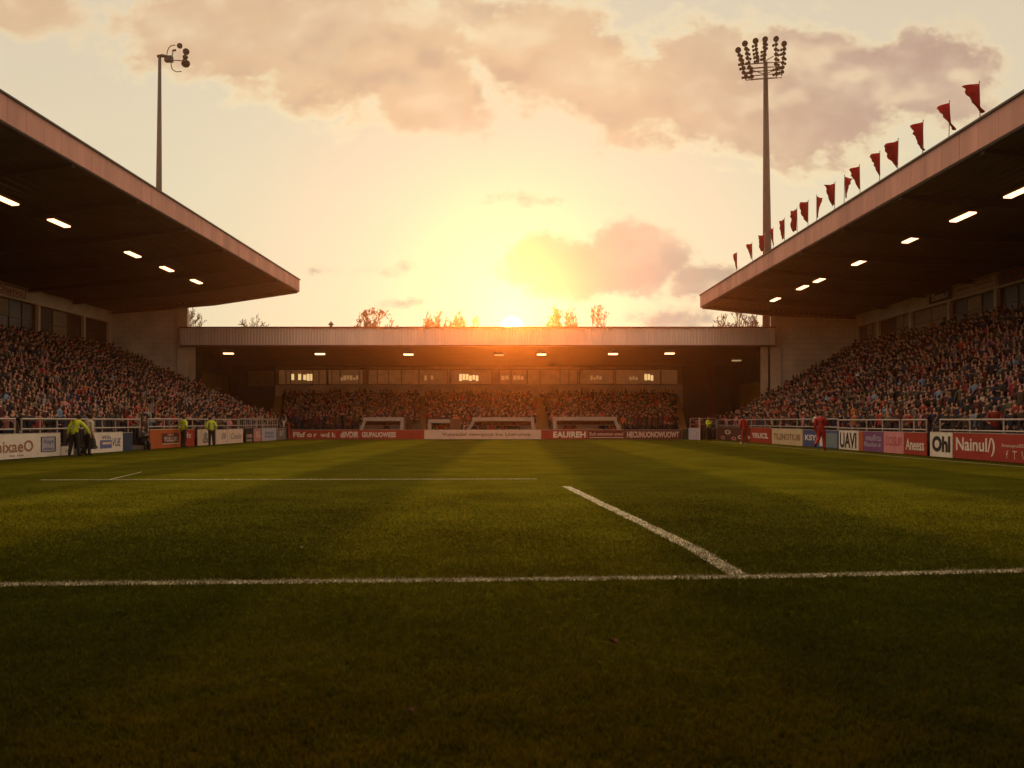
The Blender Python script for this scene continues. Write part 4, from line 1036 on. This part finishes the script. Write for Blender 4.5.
    # lean forward from the hips / bend sideways
    if lean or turn:
        up = {'waist', 'chest', 'collar', 'neck', 'jaw', 'face', 'crown', 'nose', 'earl', 'earr'}
        for n in list(J):
            if n in up or n[:2] in ('sh', 'el', 'wr', 'ha') or n[0] in 'ft' and n not in ('tol', 'tor') and n != 'face':
                p, r = J[n]; rel = p - Vector((0, 0, .95))
                J[n] = (Vector((0, 0, .95)) + Matrix.Rotation(lean, 3, 'X') @ (Matrix.Rotation(turn, 3, 'Y') @ rel), r)
    if over:
        for n, p in over.items(): J[n] = (Vector(p), J[n][1])
    if sit:
        for n in J: J[n] = (J[n][0] - Vector((0, 0, .47)), J[n][1])
    return J, bones

def grow_person(J, bones, level):
    names = list(J); idx = {n: i for i, n in enumerate(names)}
    me = bpy.data.meshes.new('sk'); me.from_pydata([J[n][0] for n in names], [(idx[a], idx[b]) for a, b, _ in bones], []); me.update()
    o = bpy.data.objects.new('sk', me); COL.objects.link(o)
    sk = o.modifiers.new('s', 'SKIN'); sk.use_smooth_shade = True
    for i, n in enumerate(names):
        sv = me.skin_vertices[0].data[i]; sv.radius = J[n][1]; sv.use_root = (n == 'pelvis')
    if level: 
        sb = o.modifiers.new('b', 'SUBSURF'); sb.levels = level; sb.render_levels = level
    dg = bpy.context.evaluated_depsgraph_get(); dg.update()
    out = bpy.data.meshes.new_from_object(o.evaluated_get(dg)); bpy.data.objects.remove(o); bpy.data.meshes.remove(me)
    nv = len(out.vertices); co = np.empty(nv*3); out.vertices.foreach_get('co', co); co = co.reshape(-1, 3)
    faces = [tuple(p.vertices) for p in out.polygons]
    cen = np.array([co[list(f)].mean(0) for f in faces])
    best = np.full(len(faces), 9e9); tagi = np.zeros(len(faces), int); tags = ['top', 'skin', 'hair', 'leg', 'shoe']
    for a, b, t in bones:
        A, B = np.array(J[a][0]), np.array(J[b][0]); v = B-A; L2 = v@v
        tt = np.clip(((cen-A)@v)/L2, 0, 1); d = np.linalg.norm(cen-(A+tt[:, None]*v), axis=1) - .5*((1-tt)*max(J[a][1])+tt*max(J[b][1]))
        w = d < best; best[w] = d[w]; tagi[w] = tags.index(t)
    # hair line: the back and top of the head
    fc, cr, jw = np.array(J['face'][0]), np.array(J['crown'][0]), np.array(J['jaw'][0])
    upv = (cr-jw)/np.linalg.norm(cr-jw); fw = np.array(J['face'][0])-np.array(J['crown'][0]); fw = fw-upv*(fw@upv); fw = fw/(np.linalg.norm(fw)+1e-9)
    rel = cen-fc; hh = rel@upv; ff = rel@fw
    head = (tagi == 2) | ((tagi == 1) & (np.linalg.norm(rel, axis=1) < .15))
    tagi[head] = 1; tagi[head & ((hh > .035) | ((ff < .025) & (hh > -.06)))] = 2
    return co, faces, tagi
TAGS = ['top', 'skin', 'hair', 'leg', 'shoe']

POSES = [('down', 'stand', 0, 'arms down'), ('clap', 'stand', .05, 'clapping'), ('fold', 'stand', 0, 'arms folded'), (('up', 'up'), 'apart', -.05, 'arms raised'),
         (('down', 'up'), 'stand', 0, 'one arm up'), ('pockets', 'stand', 0, 'hands in pockets'), ('rail', 'stand', .12, 'leaning forward'), ('face', 'stand', 0, 'hands at mouth'), ('hips', 'apart', 0, 'hands on hips')]
LOD1 = [grow_person(*skeleton(p[0], p[1], p[2]), 1) for p in POSES]
LOD0 = [grow_person(*skeleton(p[0], p[1], p[2]), 0) for p in POSES]
COLORS = [('black', (.018, .016, .016), 22), ('charcoal', (.045, .04, .04), 14), ('maroon', (.075, .014, .014), 13), ('red', (.27, .025, .02), 5), ('navy', (.02, .025, .06), 10), ('brown', (.075, .045, .028), 13),
          ('grey', (.13, .11, .105), 4), ('pink', (.42, .16, .18), 2), ('white', (.45, .4, .36), 1), ('orange', (.36, .11, .04), 1), ('sky-blue', (.16, .24, .36), 2), ('olive', (.09, .085, .04), 2)]
CW = np.array([c[2] for c in COLORS], float); CW /= CW.sum()
SKINS = [(.42, .22, .15), (.47, .26, .18), (.36, .19, .125), (.52, .3, .21), (.3, .16, .1), (.18, .09, .055)]
HAIRS = [('dark-haired', (.02, .014, .01)), ('brown-haired', (.06, .035, .02)), ('fair-haired', (.24, .16, .08)), ('grey-haired', (.22, .2, .18)), ('red-hatted', (.3, .025, .02)), ('black-hatted', (.015, .015, .017))]
HW = np.array([.3, .3, .12, .1, .1, .08])
spots = []      # x, y, z, yaw, stand, row, seat
def fill_side(s, tf, xb, z0, rows, riser, name, dlast=71.6):
    for r in range(rows):
        d = 14 + npr.random()*.3; k = 0
        while d < dlast:
            t = tf(d); tread = (xb-t)/rows; x = t + (r+.5)*tread
            if d > 1.76*abs(x) - 16 and npr.random() < .955:
                spots.append((x + npr.normal(0, .06), d + npr.normal(0, .05), z0 + r*riser, (-s)*R(62) + npr.normal(0, .3), name, r, k))
            k += 1; d += .40 + abs(npr.normal(0, .05))
fill_side(-1, LTF, -32.15, LZ0, LROWS, LRIS, 'left')
fill_side(1, RTF, 27.55, RZ0, RROWS, RRIS, 'right')
for i in range(34):
    spots.append((npr.uniform(15.0, 18.2), npr.uniform(71.6, 75.5), 0.0, npr.normal(-.3, .3), 'corner', 0, 0))
for i in range(14):
    spots.append((npr.uniform(-19.6, -18.3), npr.uniform(71.0, 73.5), 0.0, npr.normal(.3, .3), 'corner', 0, 0))
for bi, (a0, a1, b0, b1) in enumerate(BANKS):
    for r in range(BROWS):
        t = (r+.5)/BROWS; xa, xb_ = a0+(a1-a0)*t+.2, b0+(b1-b0)*t-.2; x = xa + npr.random()*.35; k = 0
        while x < xb_:
            if npr.random() < .95: spots.append((x+npr.normal(0, .09), BD0+(r+.55)*btr+npr.normal(0, .05), BZ0+r*BRIS, npr.normal(0, .3), f'far{bi}', r, k))
            x += .40+abs(npr.normal(0, .04)); k += 1
# nearest visible ones become individuals
def inframe(sp):
    u = CX+F*sp[0]/sp[1]; return -2 < u < 1026
cand = sorted([i for i, sp in enumerate(spots) if inframe(sp) and sp[4] in ('left', 'right')], key=lambda i: math.hypot(spots[i][0], spots[i][1]) + .25*spots[i][5])
INDIV = set(cand[:270])
# the crowd: one sheet of people
def attr_mat(name):
    m = bpy.data.materials.new(name); m.use_nodes = True; nt = m.node_tree; b = nt.nodes['Principled BSDF']
    at = nt.nodes.new('ShaderNodeAttribute'); at.attribute_name = 'cloth'; nt.links.new(at.outputs['Color'], b.inputs['Base Color']); b.inputs['Roughness'].default_value = .8
    b.inputs['Specular IOR Level'].default_value = .25
    return m
def pick_cols():
    c = np.array(COLORS[npr.choice(len(COLORS), p=CW)][1])*npr.uniform(.8, 1.25)
    h = np.array(HAIRS[npr.choice(len(HAIRS), p=HW)][1]); sk = np.array(SKINS[npr.choice(6, p=[.25, .25, .22, .16, .07, .05])])
    lg = np.array([(.02, .02, .025), (.03, .035, .06), (.05, .04, .035)][npr.integers(3)])
    return np.stack([c, sk, h, lg, np.array((.02, .018, .016))])
def build_crowd():
    VV, FL_, FC, off = [], [], [], 0
    cache = []
    for lod in (LOD1, LOD0):
        cache.append([(co, np.array([f if len(f) == 4 else (*f, f[-1]) for f in faces]), np.array([len(f) for f in faces]), tg) for co, faces, tg in lod])
    starts, tots = [], []; lo = 0
    for i, sp in enumerate(spots):
        if i in INDIV: continue
        far = sp[1] > 50
        co, fa, ln, tg = cache[1 if far else 0][npr.choice(9, p=[.24, .14, .12, .05, .06, .18, .08, .07, .06])]
        keep = co[fa].mean(1)[:, 2] > (.55 if sp[5] > 0 else .0)
        fa, ln, tg_ = fa[keep], ln[keep], tg[keep]
        used = np.unique(fa); remap = np.zeros(len(co), int); remap[used] = np.arange(len(used)); fa = remap[fa]
        sc = npr.normal(.96, .05); c_, s_ = math.cos(sp[3]), math.sin(sp[3])
        v = co[used]*sc*np.array([npr.uniform(.94, 1.12), 1, 1]); v = np.stack([v[:, 0]*c_-v[:, 1]*s_+sp[0], v[:, 0]*s_+v[:, 1]*c_+sp[1], v[:, 2]+sp[2]], 1)
        VV.append(v)
        q4 = ln == 4
        for msk, k in ((q4, 4), (~q4, 3)):
            if msk.any():
                f_ = fa[msk][:, :k]+off; FL_.append(f_.ravel()); n = len(f_)
                starts.append(lo+np.arange(n)*k); lo += n*k
                FC.append(pal_[tg_[msk]] if k == 3 and q4.any() else (pal_ := pick_cols())[tg_[msk]])
        off += len(v)
    V = np.concatenate(VV).astype('f'); FLa = np.concatenate(FL_).astype('i'); st = np.concatenate(starts).astype('i'); fc = np.concatenate(FC)
    me = bpy.data.meshes.new('crowd'); me.vertices.add(len(V)); me.vertices.foreach_set('co', V.ravel())
    me.loops.add(len(FLa)); me.loops.foreach_set('vertex_index', FLa); me.polygons.add(len(st)); me.polygons.foreach_set('loop_start', st)
    me.update(calc_edges=True); me.polygons.foreach_set('use_smooth', np.ones(len(st), bool))
    a = me.attributes.new('cloth', 'FLOAT_COLOR', 'FACE'); a.data.foreach_set('color', np.concatenate([fc, np.ones((len(fc), 1))], 1).astype('f').ravel())
    me.materials.append(attr_mat('crowd_clothes'))
    o = bpy.data.objects.new('crowd', me); COL.objects.link(o); tag(o, 'dense crowd of supporters packing the terraces of all three stands', 'crowd', kind='stuff')
    print('crowd people', len(spots)-len(INDIV), 'faces', len(st))
build_crowd()

# individual spectators: body meshes per pose, clothes coloured per object
def objcol_mat(name):
    m = bpy.data.materials.new(name); m.use_nodes = True; nt = m.node_tree; b = nt.nodes['Principled BSDF']; b.inputs['Roughness'].default_value = .8
    oi = nt.nodes.new('ShaderNodeObjectInfo'); n = nt.nodes.new('ShaderNodeTexNoise'); n.inputs['Scale'].default_value = 9
    tc = nt.nodes.new('ShaderNodeTexCoord'); nt.links.new(tc.outputs['Object'], n.inputs['Vector'])
    mr = nt.nodes.new('ShaderNodeMapRange'); nt.links.new(n.outputs[0], mr.inputs[0]); mr.inputs[3].default_value = .65; mr.inputs[4].default_value = 1.3
    sc = nt.nodes.new('ShaderNodeVectorMath'); sc.operation = 'SCALE'; nt.links.new(oi.outputs['Color'], sc.inputs[0]); nt.links.new(mr.outputs[0], sc.inputs['Scale'])
    nt.links.new(sc.outputs[0], b.inputs['Base Color']); return m
JM = objcol_mat('jacket'); LEGM = [mat(f'trousers_{i}', c, .85) for i, c in enumerate(((.02, .02, .025), (.03, .035, .06), (.05, .04, .035)))]
SKM = [mat(f'skin_{i}', c, .55) for i, c in enumerate(SKINS)]; HRM = [mat(f'hair_{i}', c, .7) for i, (_, c) in enumerate(HAIRS)]; SHM = mat('shoe', (.02, .018, .016), .6)
def body_mesh(data, mats, name='person'):
    co, faces, tg = data
    me = bpy.data.meshes.new(name); me.from_pydata(co.tolist(), [], faces); me.update()
    for m_ in mats: me.materials.append(m_)
    me.polygons.foreach_set('material_index', tg.astype('i')); me.polygons.foreach_set('use_smooth', [True]*len(faces))
    return me
bm_cache = {}
groups_seen = {}
rows_in = {}
for i in cand[:270]: rows_in.setdefault((spots[i][4], spots[i][5]), []).append(i)
SPECIAL = {}    # pixel targets for the few brightly dressed people in the front rows
for (px_, py_, st, color) in ((32, 420, 'left', 'red'), (4, 408, 'left', 'pink'), (88, 408, 'left', 'pink'), (101, 408, 'left', 'pink'), (128, 418, 'left', 'red'), (18, 408, 'left', 'black'), (50, 408, 'left', 'black'), (62, 410, 'left', 'navy'),
                              (978, 415, 'right', 'sky-blue'), (994, 420, 'right', 'red'), (912, 420, 'right', 'red'), (857, 420, 'right', 'orange'), (1012, 412, 'right', 'navy'), (945, 412, 'right', 'black'), (960, 412, 'right', 'black')):
    best = min((i for i in cand[:270] if spots[i][4] == st and spots[i][5] <= 1), key=lambda i: abs(CX+F*spots[i][0]/spots[i][1]-px_) + 2*spots[i][5])
    SPECIAL[best] = color
for (st, row), ids in sorted(rows_in.items()):
    ids.sort(key=lambda i: -spots[i][1])
    for k, i in enumerate(ids):
        sp = spots[i]
        ci = [c[0] for c in COLORS].index(SPECIAL[i]) if i in SPECIAL else int(npr.choice(len(COLORS), p=CW))
        pi_ = 6 if (i in SPECIAL and SPECIAL[i] == 'red' and row == 0) else int(npr.choice(9, p=[.22, .15, .12, .05, .06, .18, .1, .06, .06])); hi = int(npr.choice(6, p=HW)); si = int(npr.choice(6, p=[.25, .25, .22, .16, .07, .05])); li = int(npr.integers(3))
        if row > 0 and pi_ == 6: pi_ = 0
        key = (pi_, hi, si, li)
        if key not in bm_cache: bm_cache[key] = body_mesh(LOD1[pi_], [JM, SKM[si], HRM[hi], LEGM[li], SHM])
        o = bpy.data.objects.new('person', bm_cache[key]); COL.objects.link(o)
        o.location = (sp[0], sp[1], sp[2]); o.rotation_euler = (0, 0, sp[3]); sc = float(npr.normal(.985, .04)); o.scale = (sc*float(npr.uniform(.95, 1.1)), sc, sc)
        c = COLORS[ci][1]; kf = float(npr.uniform(.85, 1.2)); o.color = (c[0]*kf, c[1]*kf, c[2]*kf, 1)
        wh = f'{ordinal(row+1)} row of {st} stand'
        tag(o, f'{HAIRS[hi][0]} spectator in {COLORS[ci][0]}, {POSES[pi_][3]}, {wh}, {ordinal(len(ids)-k)} from picture edge', 'person', 'spectators standing in the side stands')

# featured people with separate clothing
def shell(data, tags_, off, m_, name, parent, smooth=True, zmin=None):
    co, faces, tg = data
    sel = [f for f, t in zip(faces, tg) if TAGS[t] in tags_ and (zmin is None or np.mean([co[v][2] for v in f]) > zmin)]
    if not sel: return None
    me0 = bpy.data.meshes.new('x'); me0.from_pydata(co.tolist(), [], faces); me0.update()
    nrm = np.empty(len(co)*3); me0.vertices.foreach_get('normal', nrm) if False else None
    nrm = np.array([v.normal[:] for v in me0.vertices]); bpy.data.meshes.remove(me0)
    used = sorted({v for f in sel for v in f}); mp = {v: i for i, v in enumerate(used)}
    me = bpy.data.meshes.new(name); me.from_pydata([tuple(co[v]+nrm[v]*off) for v in used], [], [tuple(mp[v] for v in f) for f in sel]); me.update()
    me.polygons.foreach_set('use_smooth', [True]*len(sel)); me.materials.append(m_)
    o = bpy.data.objects.new(name, me); COL.objects.link(o); o.parent = parent
    s_ = o.modifiers.new('s', 'SOLIDIFY'); s_.thickness = off*.8; s_.offset = -1
    return o
HIV = flat('hi_vis_yellow', (.50, .62, .03), noise=.25, scale=5); DRKT = flat('dark_trousers', (.016, .015, .016)); TRK = flat('tracksuit_red', (.36, .02, .018), noise=.3, scale=5); SOCK = flat('sock_white', (.7, .66, .62))
SILV = flat('reflective_strip', (.6, .6, .56), rough=.35)
def feature(name_label, loc, yaw, pose, top, leg, skin=0, hair=0, topname='jacket', legname='trousers', scale=1.0, cap=None, grp=None, shoe=None, strip=False, level=2, fingers=True, **kw):
    J, B = skeleton(*pose, fingers=fingers, **kw); data = grow_person(J, B, level)
    me = body_mesh(data, [SKM[skin], SKM[skin], SKM[skin], SKM[skin], SHM]); o = bpy.data.objects.new('person', me); COL.objects.link(o)
    shell(data, ('top',), .02, top, topname, o); shell(data, ('leg',), .018, leg, legname, o)
    shell(data, ('shoe',), .012, shoe or SHM, 'shoes', o)
    if cap: shell(data, ('hair',), .022, cap, 'cap', o)
    else: shell(data, ('hair',), .016, HRM[hair], 'hair', o)
    if strip:
        m = MB(); c0 = (J['waist'][0]+J['chest'][0])/2; k = 18
        up = (J['chest'][0]-J['waist'][0]).normalized(); xx = (J['shr'][0]-J['shl'][0]).normalized(); yy = up.cross(xx).normalized(); xx = yy.cross(up)
        for i in range(k):
            a, b = 2*math.pi*i/k, 2*math.pi*(i+1)/k
            p1 = c0+xx*math.cos(a)*.19+yy*math.sin(a)*.15; p2 = c0+xx*math.cos(b)*.19+yy*math.sin(b)*.15
            m.prism([p1, p2, p2*1+xx*0+(c0-p2)*.04, p1+(c0-p1)*.04], up*.05)
        m.build('reflective_band', SILV, o)
    o.location = loc; o.rotation_euler = (0, 0, yaw); o.scale = (scale,)*3
    return tag(o, name_label, 'person', grp)
def at(x, yfoot):
    d = CH*F/(yfoot-HY); return ((x-CX)/F*d, d, 0.0)
g_st = 'stewards in yellow jackets beside the pitch'
feature('steward in yellow jacket seen from behind, leaning to the right by white boards', at(74.5, 456.3), R(185), (('side', 'down'), 'apart', .12, -.2), HIV, DRKT, hair=0, topname='hi_vis_jacket', strip=True, grp=g_st)
feature('steward in yellow jacket and dark trousers standing at the orange board', at(183.5, 447.6), R(150), ('hips', 'stand', 0, 0), HIV, DRKT, hair=1, topname='hi_vis_jacket', strip=True, grp=g_st, scale=1.0)
feature('steward in yellow jacket standing before the pale boards on the left', at(211.5, 446), R(205), ('pockets', 'stand', .05, .1), HIV, DRKT, hair=0, topname='hi_vis_jacket', strip=True, grp=g_st, scale=.98)
feature('steward in yellow jacket and red cap at the far right corner', at(708.5, 440.6), R(30), ('clap', 'stand', 0, 0), HIV, DRKT, topname='hi_vis_jacket', cap=flat('cap_red', (.36, .03, .02)), strip=True, grp=g_st, scale=1.0)
# companion of the leaning steward, holding a dark coat
wt = feature('person with pale sleeves holding a dark coat beside the leaning steward', at(87.5, 455.6), R(160), (('down', 'rail'), 'stand', .1, -.1), flat('pale_shirt', (.5, .44, .38)), DRKT, hair=0, topname='shirt')
ax, ay, _ = at(92, 455.4)
m = MB(); k = 12
for a in range(6):
    for b in range(k):
        an = 2*math.pi*b/k; r_ = .07+.03*a*(1 if a < 4 else .9)
        m.v.append((ax+.04*a*.5+r_*math.cos(an)*(1+.25*math.sin(3*an+a)), ay-.12+r_*.6*math.sin(an), .92-.125*a+.03*math.sin(2*an)))
for a in range(5):
    for b in range(k): m.f.append((a*k+b, a*k+(b+1) % k, (a+1)*k+(b+1) % k, (a+1)*k+b))
m.f.append(tuple(range(k))); m.f.append(tuple(5*k+b for b in range(k-1, -1, -1)))
tag(m.build('folded_coat', DRKT, smooth=True), 'dark folded coat hanging from the hand of the pale sleeved person', 'coat')
# two players in red
feature('player in red top stooping forward by the dark brown board', at(744.5, 444.2), R(205), (('down', 'hips'), 'apart', .28, .06), TRK, flat('shorts_red', (.3, .02, .02)), hair=0, topname='training_top', legname='leggings', grp='players in red beside the pitch', shoe=SOCK, scale=1.04)
feature('player in full red tracksuit striding away with one heel raised', at(821, 450.6), R(140), (('fold', 'down'), 'stride', -.02, .05), TRK, TRK, hair=1, topname='training_top', grp='players in red beside the pitch', scale=1.1)
# crouching photographer in the left gap
feature('dark clothed person sitting low in the gate gap left of the orange board', (XLb(45)-.1, 45.0, -.08), R(60), ('clap', 'sit', .1, 0), flat('dark_coat', (.03, .028, .03)), DRKT, hair=2, sit=True, level=1, fingers=False)
# people seated in the dugouts
sitm = grow_person(*skeleton('fold', 'sit', .05, sit=True), 1)
DU = [(387, 0), (433, 0), (441.5, 1), (468, 2), (473.5, 3), (482, 0), (491.5, 1), (499, 0), (505.5, 2), (510.5, 0), (516.5, 3), (566.5, 1), (573.5, 2), (601, 0), (606, 3), (613, 1)]
names = {387: 'left dugout'}
nd = {}
for x, ci in DU:
    pl = 'left dugout' if x < 405 else 'low dugout beside the second aisle' if x < 461 else 'long middle dugout' if x < 540 else 'dugout right of the sun'
    nd[pl] = nd.get(pl, 0)+1
    cols = [('black', (.018, .016, .016)), ('red', (.34, .025, .02)), ('maroon', (.11, .014, .014)), ('navy', (.02, .025, .06))]
    key = ('sit', ci)
    if key not in bm_cache: bm_cache[key] = body_mesh(sitm, [JM, SKM[ci % 3], HRM[ci % 3], LEGM[0], SHM])
    o = bpy.data.objects.new('person', bm_cache[key]); COL.objects.link(o)
    o.location = (PX(x, 73.72), 73.72, .06); o.rotation_euler = (0, 0, float(npr.normal(0, .15))); o.color = (*cols[ci][1], 1)
    tag(o, f'person in {cols[ci][0]} seated in the {pl}, {ordinal(nd[pl])} from left', 'person', 'people seated in the dugouts')

# ------------------------------------------------------------------ unseen stand added behind the viewer so its roof shades the near grass
near = empty('shade_stand', (0, -14, 0), 'unseen stand added behind the viewer to shade the near grass', 'grandstand', 'covered stands round the pitch')
m = MB(); prof = [(-5.5, 0)]
for r in range(14): prof += [(-5.5-r*.75, .4+r*.36), (-5.5-(r+1)*.75, .4+r*.36)]
prof += [(-16.1, .4+13*.36), (-16.1, 0)]
m.prism([(-27, y, z) for y, z in prof], (54, 0, 0)); m.build('terrace', M['conc'], near)
MB().box(-27, 27, -16.6, -16.15, 0, 9.2).build('rear_wall', M['cream'], near)
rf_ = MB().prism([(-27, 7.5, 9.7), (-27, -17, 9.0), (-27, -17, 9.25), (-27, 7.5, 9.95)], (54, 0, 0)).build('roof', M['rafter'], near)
MB().box(-27, 27, 7.503, 7.6, 9.3, 10.1).build('fascia', M['greyclad'], rf_)
for x_ in range(-24, 25, 8): MB().box(x_-.12, x_+.12, -13.9, -13.6, 4.0, 9.04).build('post', M['rafter'], near)
